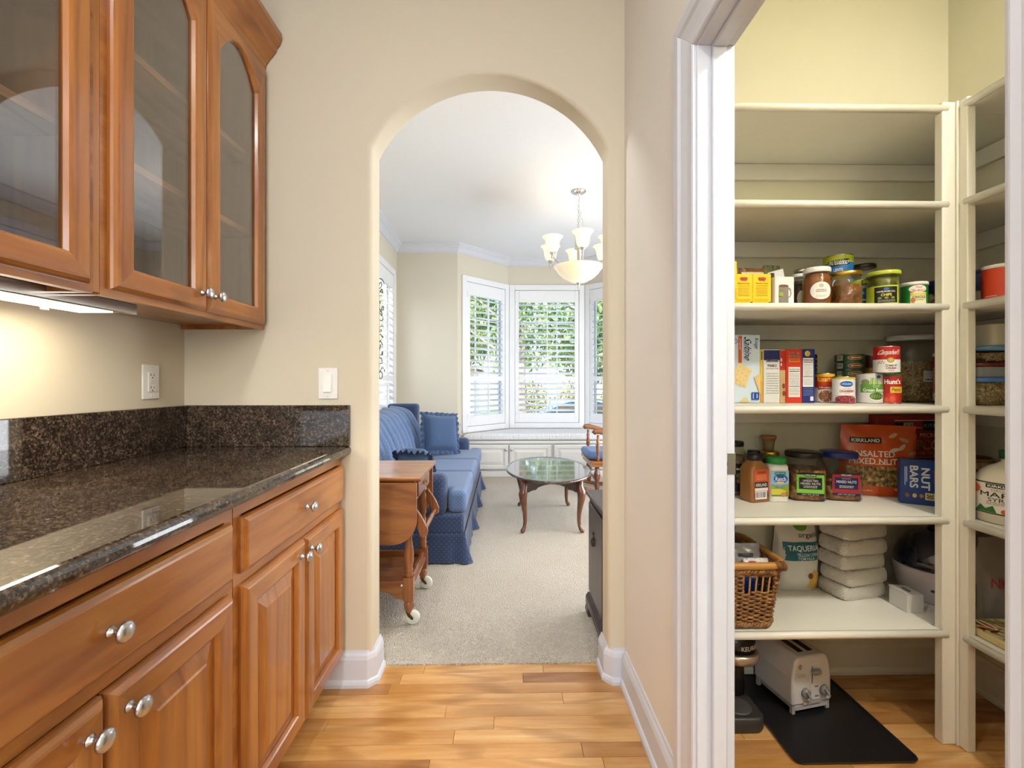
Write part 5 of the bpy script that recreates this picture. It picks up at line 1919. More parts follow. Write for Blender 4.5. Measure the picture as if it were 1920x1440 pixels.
p.rect(-1.4, .36, 1.4, .56, 'b98b3f'); p.text('H', .3, .74, .34, .13, 'e9dccb', bold=.02); p.build(o)
o, p = tin_can('green_bean_can', 'pale can with a picture of cut green beans', 'can', 1632, 22.5, 700, 1.540, z, 'd9d4d2')
p.rect(-1.4, .03, 1.4, .97, 'd8d2d2'); p.rect(-.72, .36, 1.3, .64, '5f9a33'); p.oval(-.35, .70, .30, .10, '7d8f55')
for i in range(6): p.poly([(-.05 + .12 * i, .62), (.02 + .12 * i, .60), (.10 + .10 * i, .84), (.04 + .10 * i, .86)], ('8fc04a', '6fa83a', 'b3d46e')[i % 3])
p.oval(.55, .88, .16, .05, '2f56a8'); p.text('CUT', .40, .565, .45, .075, 'eef3e4'); p.text('Green Beans', .28, .445, 1.55, .11, 'f4f6ee', bold=.025)
p.oval(.42, .22, .52, .13, 'f0efe8'); p.oval(.42, .24, .48, .12, '46682a')
for i in range(5): p.poly([(.05 + .16 * i, .20), (.10 + .16 * i, .18), (.22 + .14 * i, .30), (.17 + .14 * i, .32)], '7ba64a')
p.build(o)
hz_ = ZatY(1671, 700, 1.50)
o, p = tin_can('tomato_can', 'red diced tomato can under the soup can', 'can', 1671, 15.5, 700, 1.500, z, 'b3261f')
p.rect(-1.4, .90, 1.4, .98, '3f6a34'); p.text("Hunt's", .15, .73, 1.7, .17, 'f6f2ec', bold=.04); p.rect(-.1, .36, 1.4, .56, 'e3b83a'); p.text('Petite', .55, .47, .9, .11, '7a1d18', bold=.02); p.oval(-.05, .18, .6, .18, 'c23a26'); p.oval(.1, .16, .25, .1, 'd65a3c'); p.oval(-.45, .13, .25, .08, 'd65a3c'); p.build(o)
o, p = tin_can('soup_can', 'red and white soup can stacked on the diced tomato can', 'can', 1662, 20.5, 650, 1.500, hz_ + .0005, 'f1efea')
p.rect(-1.45, .50, 1.45, .98, 'b9231f'); p.rect(-1.45, .03, 1.45, .50, 'f1efea'); p.oval(.32, .48, .28, .10, 'b8963c'); p.oval(.32, .48, .2, .07, 'd9bf72')
p.text("Campbell's", .22, .75, 1.7, .24, 'f8f5ee', skew=.3, bold=.012); p.text('5/2 c', -.35, .40, .55, .11, '2a2a2a', skew=.3); p.text('Cream of', .36, .29, .85, .085, '3a3a38', bold=.02); p.text('Chicken', .36, .19, .78, .085, 'a02a24', bold=.02); p.text('SOUP', .36, .09, .4, .045, '8a8884'); p.build(o)
oats = granules('rolled_oats', ['a88d58', 'c3aa74', 'd9c491', '8f7444'], 210, .7, .7)
o, p = jar('oat_jar', 'big clear jar of oats with a white lid', 'jar', 1708, 42, 630, 1.655, z, .020, P('d9d9d6', 0.35), oats, .66, .84, glass=M['plastic_clear'])
p.rect(.42, .30, .98, .46, 'e6e2d8'); p.lines(.46, .36, .94, .44, 3, '8c96b5', 4); p.lines(.48, .32, .94, .35, 1, '2c2c2c', 8, .6); p.build(o)
o, p = tin_can('tomato_can', 'tall red can with a white cap half hidden by the corner post', 'can', 1766, 13, 663, 1.535, z, '8f2326', lid='e5e1d8')
p.rect(-1.4, .05, 1.4, .72, 'b98a72'); p.text('ST', -.5, .80, .5, .07, 'f0e2d6', bold=.03); p.oval(-.5, .35, .5, .2, 'a8322c'); p.rect(-1.4, .05, 1.4, .2, 'ece6dc'); p.text('8', -.75, .13, .3, .07, '2a2a2a'); p.build(o)
o, p = tin_can('white_bottle', 'slim white bottle beside the food containers on the right bank', 'bottle', 1816.5, 9, 662, 1.565, z, 'dcd9d2', lid='e8e6e0')
p.lines(-.8, .2, .8, .6, 6, '9a948a', 2).build(o)
# storage containers stacked on the right bank
def container(label, xc, yc, zb, w, d, h, taper, body, lid, fill=None, fr=.8):
    o = thing('food_container', label, 'container', (xc, yc, zb + .0005), 0, 'plastic food containers stacked on the right bank')
    lh = .011 if lid else 0
    hb = h - lh
    def ring(k, zz, q=0):
        a, b = w / 2 * k - q, d / 2 * k - q
        c = .018
        pts = []
        for (sx_, sy_, a0) in ((1, -1, -90), (1, 1, 0), (-1, 1, 90), (-1, -1, 180)):
            for i in range(4):
                t_ = R(a0 + 30 * i)
                pts.append((sx_ * (a - c) + c * math.cos(t_), sy_ * (b - c) + c * math.sin(t_), zz))
        return pts
    mb = MB(); loops(mb, [ring(taper, 0), ring(taper + .02, .004), ring(1, hb)], None, False, True, True)
    mb.build('tub', body, o)
    if fill:
        mb = MB(); loops(mb, [ring(taper, .002, .003), ring(taper + (1 - taper) * fr, hb * fr, .003)], None, True, True, True)
        mb.build('contents', fill, o)
    if lid:
        mb = MB(); loops(mb, [ring(1.02, hb - .003), ring(1.04, hb + .001), ring(1.04, h - .003), ring(1.0, h)], None, True, True, True)
        mb.build('lid', P(lid, 0.4), o)
    return o
pc, yc4, xc4 = M['plastic_clear'], 1.425, 1.532
zz = z
container('lowest container of oats with a blue lid on the right bank', xc4, yc4, zz, .165, .125, .086, .80, pc, '4f7fbf', oats, .95); zz += .0865
container('grey container with a dark red lid second in the stack', xc4, yc4, zz, .165, .125, .046, .95, P('8d8f94', 0.35), '5f1f22', None); zz += .0465
container('shallow container of grain with a pale blue lid third in the stack', xc4 + .012, yc4, zz, .130, .115, .050, .80, pc, '6f9fc4', oats, .75); zz += .0505
container('topmost translucent container of the stack on the right bank', xc4 + .030, yc4, zz, .115, .105, .068, .92, P('cfc9b2', 0.45), None, None)

# ================================================================== FIFTH SHELF: spices and nuts
z = S[5]
sp_m = granules('spice_mix', ['8a7458', 'b39b78', '6d5638', 'c9b48f'], 200, .4)
o, p = jar('spice_jar', 'clear spice jar with a black lid at the left end of the fifth shelf', 'jar', 1376, 20, 827, 1.700, z, .018, P('1c1b1a', 0.35), sp_m, .8, .8)
p.rect(-.1, .08, 1.1, .60, '1d1b18'); p.oval(.5, .38, .3, .05, '5f8a3a'); p.oval(.55, .28, .3, .05, 'b06a3a'); p.lines(.2, .47, .8, .53, 1, 'd9d3c6', 5, .6); p.build(o)
o, p = jar('spice_jar', 'small spice bottle with a black cap behind the cinnamon bottle', 'jar', 1413, 11, 844, 1.695, z, .018, P('1c1b1a', 0.35), P('6b4a2c', 0.5), .9, .9)
o = thing('cinnamon_bottle', 'square brown spice bottle with a black cap and orange label', 'spice bottle', (XatY(1414, 1.60), 1.600, z + .0005), R(14))
hb = ZatY(1414, 866, 1.57) - z
def sq_ring(a, b, c, zz, n=4):
    pts = []
    for (sx_, sy_, a0) in ((1, -1, -90), (1, 1, 0), (-1, 1, 90), (-1, -1, 180)):
        for i in range(n):
            t_ = R(a0 + 90.0 / (n - 1) * i)
            pts.append((sx_ * (a - c) + c * math.cos(t_), sy_ * (b - c) + c * math.sin(t_), zz))
    return pts
mb = MB(); loops(mb, [sq_ring(.037, .030, .008, 0), sq_ring(.038, .031, .010, .004), sq_ring(.038, .031, .010, hb * .80), sq_ring(.030, .026, .012, hb * .92), sq_ring(.022, .022, .020, hb), sq_ring(.022, .022, .020, hb + .004)], None, True, True, True)
mb.build('body', P('9a6636', 0.25), o)
MB().lathe([(.0245, hb + .002), (.0255, hb + .004), (.0255, hb + .020), (.023, hb + .023), (0, hb + .023)], 24).build('cap', P('1d1c1c', 0.35), o)
p = flat_print(.066, hb, .0625)
p.rect(-.90, .12, .98, .80, 'c4572a'); p.rect(-.90, .12, .98, .22, '8a3f22'); p.lines(-.5, .70, .6, .77, 1, '8a2a1a', 3, .7); p.lines(-.6, .55, .7, .68, 3, 'e08a5a', 4, .5); p.rect(-.80, .36, .85, .50, '1c1a1a'); p.text('KIRKLAND', .02, .43, 1.4, .08, 'f2efe8', bold=.03); p.rect(-.80, .28, .85, .355, 'e8e2d8'); p.bars(-.75, .08, .70, .27, 7)
p.build(o)
o = thing('ranch_shaker', 'white ranch seasoning shaker with a green cap', 'shaker', (XatY(1455, 1.595), 1.595, z + .0005), R(-4))
hb = ZatY(1455, 871, 1.57) - z
mb = MB(); loops(mb, [sq_ring(.032, .026, .012, 0), sq_ring(.033, .027, .014, .004), sq_ring(.033, .027, .014, hb * .92), sq_ring(.030, .026, .02, hb)], None, True, True, True)
mb.build('body', P('ece9df', 0.3), o)
MB().lathe([(.032, hb + .0005), (.033, hb + .003), (.033, hb + .018), (.031, hb + .022), (0, hb + .022)], 28).build('cap', P('1f8f3a', 0.35), o)
p = flat_print(.060, hb, .0545)
p.rect(-.98, .16, .98, .84, '8fb6dc'); p.poly([(-.98, .30), (-.98, .48), (-.2, .38), (.98, .50), (.98, .30)], '8fb13a'); p.poly([(-.98, .16), (-.98, .34), (0, .36), (.98, .28), (.98, .16)], 'd8c94a'); p.rect(-.98, .16, .98, .20, '5f8a34')
p.oval(.05, .62, .80, .12, '1f4f9f'); p.text('Ranch', .05, .62, 1.2, .12, 'f4f5f7', bold=.03); p.rect(-.62, .73, .62, .80, '2f7a3a'); p.text('Hidden Valley', .0, .765, 1.1, .035, 'f2f0e4', bold=.02); p.oval(0, .52, .5, .03, 'd9c27a'); p.text('SEASONING', 0, .44, 1.0, .035, '2f5a9a'); p.text('SALAD DRESSING MIX', 0, .39, 1.1, .02, '2f5a9a'); p.oval(.35, .21, .3, .06, 'c98a4a'); p.oval(.75, .24, .2, .06, 'a8763a'); p.build(o)
o, p = jar('preserve_jar', 'brown jar with a gold lid behind the green-capped shaker', 'jar', 1444, 15, 846, 1.700, z, .014, M['gold_lid'], P('6d4a2a', 0.3), .9, .95)
zc = ZatY(1444, 846, 1.70) + .001
o = thing('clay_cup', 'small tapered clay-coloured cup standing on the gold-lid jar', 'cup', (XatY(1441, 1.70), 1.700, zc))
hc = ZatY(1441, 817, 1.70) - zc
MB().lathe([(.017, 0), (.0195, hc * .5), (.0225, hc - .010), (.0255, hc - .009), (.026, hc - .001), (.024, hc), (.021, hc - .006), (.016, .004), (0, .004)], 24, mi=0).build('cup', P('9c8460', 0.6), o)
MB().lathe([(.0258, hc - .0095), (.0268, hc - .005), (.0262, hc + .0005), (.0235, hc + .0008)], 24, cap=False).build('rim', P('b0653a', 0.5), o)
nuts = granules('mixed_nuts', ['7d4a24', '9c6534', 'c08b50', '5f3518', 'd3a76a'], 62, .9, .4)
NJ = R(-20)
def nut_jar(label, px, lid, c1, c2, c3, text1, seed):
    yc, hw = 1.630, .0585
    o = thing('nut_jar', label, 'jar', (XatY(px, yc), yc, z + .0005), R(-14), 'square nut jars on the fifth shelf')
    H = ZatY(px, 846, yc) - z
    b = H - .020
    mb = MB(); loops(mb, [sq_ring(hw * .9, hw * .9, .018, 0, 5), sq_ring(hw, hw, .024, .006, 5), sq_ring(hw, hw, .024, b * .78, 5), sq_ring(hw * .97, hw * .97, .04, b * .90, 5), sq_ring(hw * .90, hw * .90, hw * .88, b, 5)], None, True, True, True)
    mb.build('jar_body', M['plastic_clear'], o)
    q = .003
    mb = MB(); loops(mb, [sq_ring(hw * .9 - q, hw * .9 - q, .018, .003, 5), sq_ring(hw - q, hw - q, .022, .008, 5), sq_ring(hw - q, hw - q, .022, b * (.74 if seed == 1 else .52), 5)], None, True, True, True)
    mb.build('contents', nuts, o)
    MB().lathe([(hw * .99, b + .0005), (hw * 1.02, b + .003), (hw * 1.02, H - .004), (hw * .98, H), (0, H - .001)], 36).build('lid', P(lid, 0.3), o)
    p = flat_print(hw * 1.5, H, hw * 2)
    p.rect(-.98, .13, .98, .60, c1); p.rect(-.98, .56, .98, .60, '1a1a1c'); p.rect(-.98, .13, .98, .175, c3)
    p.rect(-.42, .52, .42, .58, '17171a'); p.text('KIRKLAND', 0, .55, .74, .035, 'f4f2ec', bold=.03)
    p.rect(-.82, .26, .82, .50, c2)
    p.text('EXTRA FANCY', 0, .475, .6, .018, 'dcd8cc')
    if text1:
        p.text('UNSALTED', 0, .435, 1.1, .042, 'f4f2ec', bold=.02); p.text('MIXED NUTS', 0, .375, 1.4, .045, 'f4f2ec', bold=.02)
    else:
        p.text('MIXED NUTS', 0, .41, 1.4, .055, 'f4f2ec', bold=.02)
    p.lines(-.5, .28, .5, .34, 2, 'd5d1c4', seed, .4); p.text('NET WT 40 OZ', 0, .15, 1.2, .022, 'e6e2d6')
    p.build(o)
nut_jar('square nut jar with a black lid and lime label', 1507, '17171a', '7cc043', '17181a', '17181a', True, 1)
nut_jar('square nut jar with a blue lid and red label', 1572, '1d2f7d', 'a3262c', '16204f', '16204f', False, 2)
# stand-up pouch of nuts
pouch_m = P('d9571f', 0.22, coat=0.3)
o, p, w, h = soft_bag('nut_pouch', 'big orange foil pouch of unsalted mixed nuts', 'pouch', 1584, 1706, 797, 1.662, .050, z, pouch_m, rz=R(-17), seed=9)
rect_on(p, -.86, .14, .90, .42, granules('nut_window', ['a5793c', 'c9a45c', '7d6a3a', 'e0c48a', '8f5f2c', '5d5c33'], 95, .8, .3), 16, 8)
rect_on(p, -.75, .745, .05, .825, '1b1a1a'); p.text('KIRKLAND', -.35, .785, .72, .05, 'f3efe6', bold=.03)
p.text('UNSALTED', -.22, .60, 1.16, .085, 'f6ede0', bold=.03); p.text('MIXED NUTS', -.14, .495, 1.32, .085, 'f6ede0', bold=.03); p.lines(-.4, .44, .3, .47, 1, 'f0d4bc')
for (u, v, c, rt) in ((.35, .86, 'e2c690', .5), (.62, .80, 'd8b478', -.4), (.55, .70, 'e6cfa0', .8), (.80, .62, 'caa060', .2), (.35, .66, 'd9d2c4', .3), (.70, .46, 'c98f4a', .9), (.78, .30, 'dfc08a', .1), (.45, .10, 'd9b070', -.3)):
    p.oval(u, v, .13, .026, c, 12, rot=rt)
p.lines(-.75, .06, -.2, .09, 1, 'f0c9ae', 2, .6); p.build(o)
# popcorn carton
xl, xr = 1.405, 1.712
o = thing('popcorn_box', 'big red microwave popcorn carton behind the nut pouch', 'box', ((xl + xr) / 2, 1.7100, z + .0005))
w, h, d = xr - xl, ZatY(1700, 778, 1.69) - z, .040
MB().box(-w / 2, w / 2, -d / 2, d / 2, 0, h).build('carton', P('a6261f', 0.42), o, bevel=0.0015, seg=1)
p = flat_print(w, h, d)
p.rect(-1, .0, 1, .30, '5d1a16'); p.rect(-.56, .92, 1, .935, 'e8ded0'); p.poly([(-.56, .72), (-.56, .90), (-.30, .90), (-.05, .70), (-.2, .68)], '1a1717'); p.poly([(-.34, .76), (-.34, .90), (-.10, .90), (-.10, .70)], 'cdbfa4'); p.text('44', -.22, .85, .2, .05, 'a6261f', bold=.03); p.rect(-.08, .83, .14, .838, 'e8ded0')
p.rect(.14, .80, .95, .92, '17161a'); p.text('KIRKLAND', .54, .865, .74, .05, 'f3efe6', bold=.03); p.text('MICROWAVE', .50, .74, .86, .055, 'e8d9c8'); p.text('POPCORN', .28, .615, 1.36, .13, 'e2b86a', bold=.04); p.text('MOVIE THEATER', .30, .51, .95, .042, 'dcae62'); p.lines(-.2, .42, .9, .47, 2, 'd8a08a')
for i in range(14):
    p.oval(.10 + .06 * i, .33 + .03 * math.sin(i * 1.7) + .004 * i, .06, .035, ('e8dfc9', 'f3ecd9', 'd9cba8')[i % 3], 9)
p.build(o)
o = thing('nut_bar_box', 'navy carton of nut bars beside the corner post', 'box', (XatY(1738, 1.535), 1.535, z + .0005), R(-33))
w, h, d = .150, ZatY(1738, 863, 1.53) - z, .045
MB().box(-w / 2, w / 2, -d / 2, d / 2, 0, h).build('carton', P('1c3a78', 0.42), o, bevel=0.0015, seg=1)
MB().box(-w / 2 + .002, w / 2 - .002, -d / 2 + .002, 0, h + .0001, h + .001).build('top_flap', P('1a3570', 0.45), o)
p = flat_print(w, h, d)
p.text('NUT', -.10, .58, .30, .50, 'f2f2f0', rot=-90, bold=.04); p.text('BARS', -.50, .62, .30, .50, 'f2f2f0', rot=-90, bold=.04); p.rect(-.83, .42, -.80, .84, 'c9d2e4'); p.rect(-.77, .50, -.74, .84, 'c9d2e4'); p.text('KIRKLAND', .22, .64, .08, .30, 'd8573a', rot=-90, bold=.02); p.rect(.48, .34, .52, .70, 'e6e9f0')
p.rect(-.12, .12, .24, .28, 'd9c98a'); p.text('30', .06, .20, .24, .10, '2a2a2a', rot=-90, bold=.03)
for u, c in ((-.24, 'b5763a'), (-.48, 'd9b070'), (-.74, '8f5f3a')): p.oval(u, .20, .08, .05, c, 10)
p.build(o)
# right bank: syrup jug, bag, basket with paper
o = thing('syrup_jug', 'cream maple syrup jug with a green cap on the right bank', 'jug', (1.520, 1.340, z + .0005), R(-68))
r = .080
MB().lathe([(r * .93, 0), (r, .006), (r, .110), (r * .96, .128), (r * .82, .148), (r * .60, .163), (.030, .172), (.020, .180), (.020, .190)], 32).build('body', P('ddd3bb', 0.3), o)
MB().lathe([(.024, .190), (.024, .212), (.022, .214), (0, .214)], 20).build('cap', P('1d5a2f', 0.35), o)
MB().tube([(.030, 0, .186), (.055, 0, .198), (.078, 0, .180), (.080, 0, .150), (.072, 0, .128)], .009, 10).build('handle', P('ddd3bb', 0.3), o)
p = cyl_print(r + .0004, .20)
p.rect(-1.2, .16, 1.2, .60, 'e6e0d0'); p.rect(-1.2, .595, 1.2, .615, '2a2a22'); p.rect(-1.2, .145, 1.2, .165, '2f5a2c'); p.rect(-.32, .53, .75, .59, '1c1b1a'); p.text('KIRKLAND', .20, .56, .92, .035, 'f3efe6', bold=.03); p.text('ORGANIC', .2, .50, .7, .035, '5d574c'); p.text('MAPLE', .12, .435, 1.25, .07, '2c2a26', bold=.015); p.text('SYRUP', .15, .36, .8, .055, '2c2a26', bold=.01); p.lines(-.3, .28, .7, .33, 2, '8a8478')
p.oval(-.75, .50, .25, .07, 'd8693a'); p.poly([(-.7, .17), (-.5, .27), (-.3, .20), (-.1, .27), (0, .17)], '2f6a34'); p.oval(.25, .20, .14, .04, 'c9562c'); p.oval(.55, .20, .14, .04, 'd8803a'); p.build(o)
o, p, w, h = soft_bag('snack_bag', 'brown and gold snack bag beside the syrup jug', 'bag', 1815, 1860, 868, 1.500, .035, z, P('a08a68', 0.3), seed=3)
rect_on(p, -.8, .68, .6, .86, '5c4a35'); p.oval(-.5, .52, .35, .09, 'd0b183'); rect_on(p, -.8, .08, .3, .24, '6f7684'); p.build(o)
o = thing('round_basket', 'round wooden-rimmed basket behind the snack bag on the right bank', 'basket', (1.645, 1.605, z + .0005))
wk = P('7d5c36', 0.6)
MB().lathe([(.050, 0), (.058, .004), (.066, .08), (.074, .148), (.070, .148), (.062, .08), (.054, .008), (0, .008)], 28).build('bowl', wk, o)
torus(MB(), .073, .006, Mx((0, 0, .149), R(90)), 1.0, 32, 8).build('rim', P('94703f', 0.5), o)
o = thing('paper_bag', 'crumpled brown paper bag sticking out of the round basket', 'bag', (1.645, 1.600, z + .012), R(20))
mb = MB(); loops(mb, [sq_ring(.030, .012, .006, 0), sq_ring(.034, .018, .008, .10), sq_ring(.040, .014, .008, .20), sq_ring(.034, .004, .003, .262)], None, True, True, False)
mb.build('bag', P('6d4a30', 0.8), o)

# ================================================================== SIXTH SHELF: basket, chips, packs, cooker
z = S[6]
# wicker basket: stakes, woven rows, rims, handle bar
wb = thing('wicker_basket', 'brown woven wicker basket with a wooden rim at the left of the lowest shelf', 'basket', (.725, 1.535, z + .0005))
wcol = granules('wicker_fibre', ['8f6232', 'a97a42', '7a4f26', 'bd9058'], 70, .3, .6)
BX, BYd, BH = .148, .140, .205
def bring(k, zz, out=0.0):
    """perimeter point function of the basket at height zz (0..1); k runs 0..1"""
    t_ = .86 + .14 * zz
    a, b = BX * t_ + out, BYd * t_ + out
    c = .03
    per = [(-a + c, -b), (a - c, -b), (a, -b + c), (a, b - c), (a - c, b), (-a + c, b), (-a, b - c), (-a, -b + c)]
    Ls = []
    for i in range(8):
        q0, q1 = Vector(per[i]), Vector(per[(i + 1) % 8])
        Ls.append((q1 - q0).length)
    s = (k % 1.0) * sum(Ls)
    for i in range(8):
        if s <= Ls[i] or i == 7:
            q0, q1 = Vector(per[i]), Vector(per[(i + 1) % 8])
            q = q0 + (q1 - q0) * (s / Ls[i])
            n_ = Vector((q1.y - q0.y, q0.x - q1.x)).normalized()
            return q, n_
        s -= Ls[i]
NST = 52
mb = MB()
rows = 26
for r_ in range(rows):
    zz = (r_ + .5) / rows
    n = NST * 4
    pts = []
    for i in range(n):
        q, nn = bring(i / n, zz)
        wv = math.cos(PI * (i / 4.0) + PI * (r_ % 2)) * .0045
        pts.append((q.x + nn.x * wv, q.y + nn.y * wv, zz * (BH - .03) + .008 + .0012 * math.sin(i * .37 + r_)))
    # the front of the basket has a hand hole with two canes
    run = []
    for i, pnt in enumerate(pts):
        hole = pnt[1] < -BYd * .8 and -.010 < pnt[0] - .030 < .078 and .120 < pnt[2] < .168
        if hole:
            if len(run) > 2: mb.tube(run, .0042, 5)
            run = []
        else:
            run.append(pnt)
    if len(run) == n:
        mb.tube(run, .0042, 5, closed=True)
    elif len(run) > 2:
        mb.tube(run, .0042, 5)
tag(mb.build('weave', wcol, wb), None, None, None, 'stuff')
for i in range(NST):
    q0, n0 = bring((i + .5) / NST, 0); q1, n1 = bring((i + .5) / NST, 1)
    if i == 0 or True:
        MB().tube([(q0.x, q0.y, .004), (q1.x, q1.y, BH - .02)], .0030, 5).build('stake', P('b07f45', 0.5), wb)
for zz, rr in ((.0135, .010), (BH - .018, .012)):
    mb = MB()
    n = 220
    for k_ in range(3):
        pts = []
        for i in range(n):
            q, nn = bring(i / n, zz / BH)
            a = i * .85 + k_ * 2.1
            pts.append((q.x + nn.x * rr * .55 * math.cos(a), q.y + nn.y * rr * .55 * math.cos(a), zz + rr * .55 * math.sin(a)))
        mb.tube(pts, rr * .55, 5, closed=True)
    mb.build('braid', wcol, wb)
pts = [(q.x, q.y, BH) for q in [bring(i / 64, 1.0, .004)[0] for i in range(64)]]
MB().tube(pts, .0115, 10, closed=True).build('rim', P('c08a45', 0.4), wb)
mb = MB()
cxr = (BX - .022)
for k_ in range(7):
    torus(mb, .0135, .0020, Mx((cxr - .012 + k_ * .0045, -BYd - .004, BH), 0, 0, R(90)), 1.0, 12, 5)
mb.build('lashing', wcol, wb)
MB().box(-BX * .8, BX * .8, -BYd * .8, BYd * .8, .002, .008).build('base', wcol, wb)
# things in the basket
o = thing('blue_box', 'blue box inside the wicker basket seen through its hand hole', 'box', (.735, 1.505, z + .012))
MB().box(-.085, .085, -.055, .055, 0, .150).build('carton', P('1d3f8f', 0.4), o, bevel=0.002, seg=1)
o, p, w, h = soft_bag('snack_pouch', 'crumpled silver pouch lying in the wicker basket', 'bag', 1345, 1425, 1018, 1.500, .05, z + .1640, P('b9b8ba', 0.25, 0.3), seed=12)
rect_on(p, -.2, .50, .5, .66, '4a4a50'); p.build(o)
o, p, w, h = soft_bag('snack_pouch', 'black and white snack pouch at the back of the wicker basket', 'bag', 1325, 1380, 985, 1.590, .05, z + .012, P('38383d', 0.25), seed=13)
rect_on(p, -.7, .80, .7, .92, 'c9c9cc'); p.build(o)
o, p, w, h = soft_bag('snack_pouch', 'red and white candy bag at the front edge of the wicker basket', 'bag', 1392, 1440, 1046, 1.462, .03, z + .1640, P('d9d4cc', 0.25), seed=14)
p.oval(-.35, .75, .28, .10, 'a82a2a'); rect_on(p, .1, .6, .8, .8, 'e9e6df'); p.build(o)
# tortilla chips
o, p, w, h = soft_bag('chip_bag', 'white bag of organic tortilla chips with a teal band', 'bag', 1450, 1530, 975, 1.690, .085, z, P('dcd9d2', 0.25), seed=21)
rect_on(p, -.78, .46, .92, .72, '1d6a7d', 14, 8); p.oval(.15, .96, .34, .10, '5a9a26'); p.text('organic', .45, .80, .95, .085, '2b2b2b', bold=.01); p.text('TAQUERIA', .12, .63, 1.45, .09, 'eef2f0', bold=.02); p.text('YELLOW CORN', .28, .545, 1.0, .045, 'e2ecea', bold=.02); p.text('TORTILLA', .22, .49, .8, .04, 'e2ecea', bold=.02)
p.oval(.66, .16, .30, .14, 'd9ab4a'); p.poly([(.28, .06), (.55, .34), (.95, .05)], 'd8b254'); p.oval(.40, .24, .12, .04, '7a3a20'); p.build(o)
# mesh packs
mesh_m = NT('mesh_net_white')
co = mesh_m.coord('UV', (1, 1, 1), (0, 0, R(45)))
vv_ = mesh_m.new('ShaderNodeTexVoronoi', Scale=210.0, Randomness=0.15); vv_.voronoi_dimensions = '2D'
mesh_m.l.new(co, vv_.inputs['Vector'])
mesh_m.color(mesh_m.ramp(vv_.outputs['Distance'], [(0.15, rgb('b7ab9c')), (0.4, rgb('f0ebe3'))])).set(0.55)
mesh_m.bump(vv_.outputs['Distance'], 0.6, 0.006)
zt_ = z
hm = .0530
for i in range(5):
    o = thing('mesh_pack', ('lowest', 'second', 'middle', 'fourth', 'topmost')[i] + ' folded white mesh pack of the stack of five', 'mesh pack', (1.277 + .004 * math.sin(i * 2), 1.650 + .003 * math.cos(i * 3), zt_ + .0005), R(12 + 3 * math.sin(i * 1.7)), 'folded white mesh packs')
    a, b = .097, .060
    mb = MB()
    rg = []
    for zz, k in ((0, .90), (.008, .985), (hm * .35, 1.0), (hm * .7, .985), (hm - .006, .95), (hm - .0015, .84)):
        rg.append([(x * (1 + .012 * math.sin(j * 1.9 + i)), y * (1 + .015 * math.sin(j * 1.3 + i)), q) for j, (x, y, q) in enumerate(sq_ring(a * k, b * k, .020, zz, 6))])
    loops(mb, rg, None, True, True, True)
    mb.build('pack', mesh_m.mat, o)
    zt_ += hm
# small white carton
o = thing('white_carton', 'small plain white carton with a slotted lid in front of the mesh packs', 'box', (1.378, 1.536, z + .0005))
MB().box(-.0285, .0285, -.036, .036, 0, .058).build('carton', P('dcdad6', 0.4), o, bevel=0.001, seg=1)
MB().add([(-.029, -.0365, .0605), (.029, -.0365, .0595), (.029, .0365, .0600), (-.029, .0365, .0640), (-.029, -.0365, .0585), (.029, -.0365, .0585), (.029, .0365, .0585), (-.029, .0365, .0585)],
         [(0, 1, 2, 3), (7, 6, 5, 4), (0, 4, 5, 1), (1, 5, 6, 2), (2, 6, 7, 3), (3, 7, 4, 0)]).build('lid', P('d3d1cc', 0.4), o)
MB().box(-.004, .004, -.014, .014, .0605, .0636).build('slot', P('77746e', 0.5), o)
# rice cooker
o = thing('rice_cooker', 'white rice cooker with a dark blue domed lid behind the corner post', 'rice cooker', (1.556, 1.613, z + .0005))
MB().lathe([(.096, 0), (.104, .008), (.116, .05), (.122, .09), (.1235, .112), (.118, .118)], 40).build('body', P('d6cfd2', 0.25), o)
MB().lathe([(.1225, .1185), (.119, .150), (.104, .190), (.076, .222), (.040, .240), (0, .245)], 40).build('lid', P('131a33', 0.08, coat=0.6), o)
MB().lathe([(.0238, 0), (.0238, .010), (.018, .016), (0, .017)], 20, xf=Mx((0, 0, .243))).build('knob', P('131a33', 0.2), o)
p = cyl_print(.1175, .10, R(-38)); p.oval(-.02, .30, .05, .10, '22232c'); p.oval(-.16, .55, .06, .05, '4a4c60'); p.build(o)
# right bank of the lowest shelf
o, p, w, h = soft_bag('plastic_bag', 'crumpled grey plastic bag with red lettering on the right bank', 'bag', 1830, 1935, 1006, 1.455, .036, z, P('8c8782', 0.3), seed=31)
p.text('NK', -.35, .46, .60, .12, 'a3322a', bold=.02); p.build(o)
o = thing('pasta_pack', 'flat colourful food pack lying at the front of the right bank', 'package', (1.535, 1.305, z + .0005))
MB().box(-.095, .095, -.115, .115, 0, .022).build('pack', P('d8c48a', 0.35), o, bevel=0.004)
p = Print(lambda a, b, off: (a, b - .115, .022 + off), .095, .23)
rd = random.Random(5)
for i in range(60):
    p.oval(rd.uniform(-.85, .85), rd.uniform(.08, .92), rd.uniform(.06, .26), rd.uniform(.012, .035), rd.choice(['7d2a1c', 'b5862c', '8f8f2c', 'd9a03a', '5f2a18', 'e6d8a8', 'a8461f']), 9, rot=rd.uniform(0, 3))
p.oval(-.6, .78, .14, .14, 'f0e4c0'); p.oval(-.6, .78, .06, .11, 'b02a1c'); p.build(o)

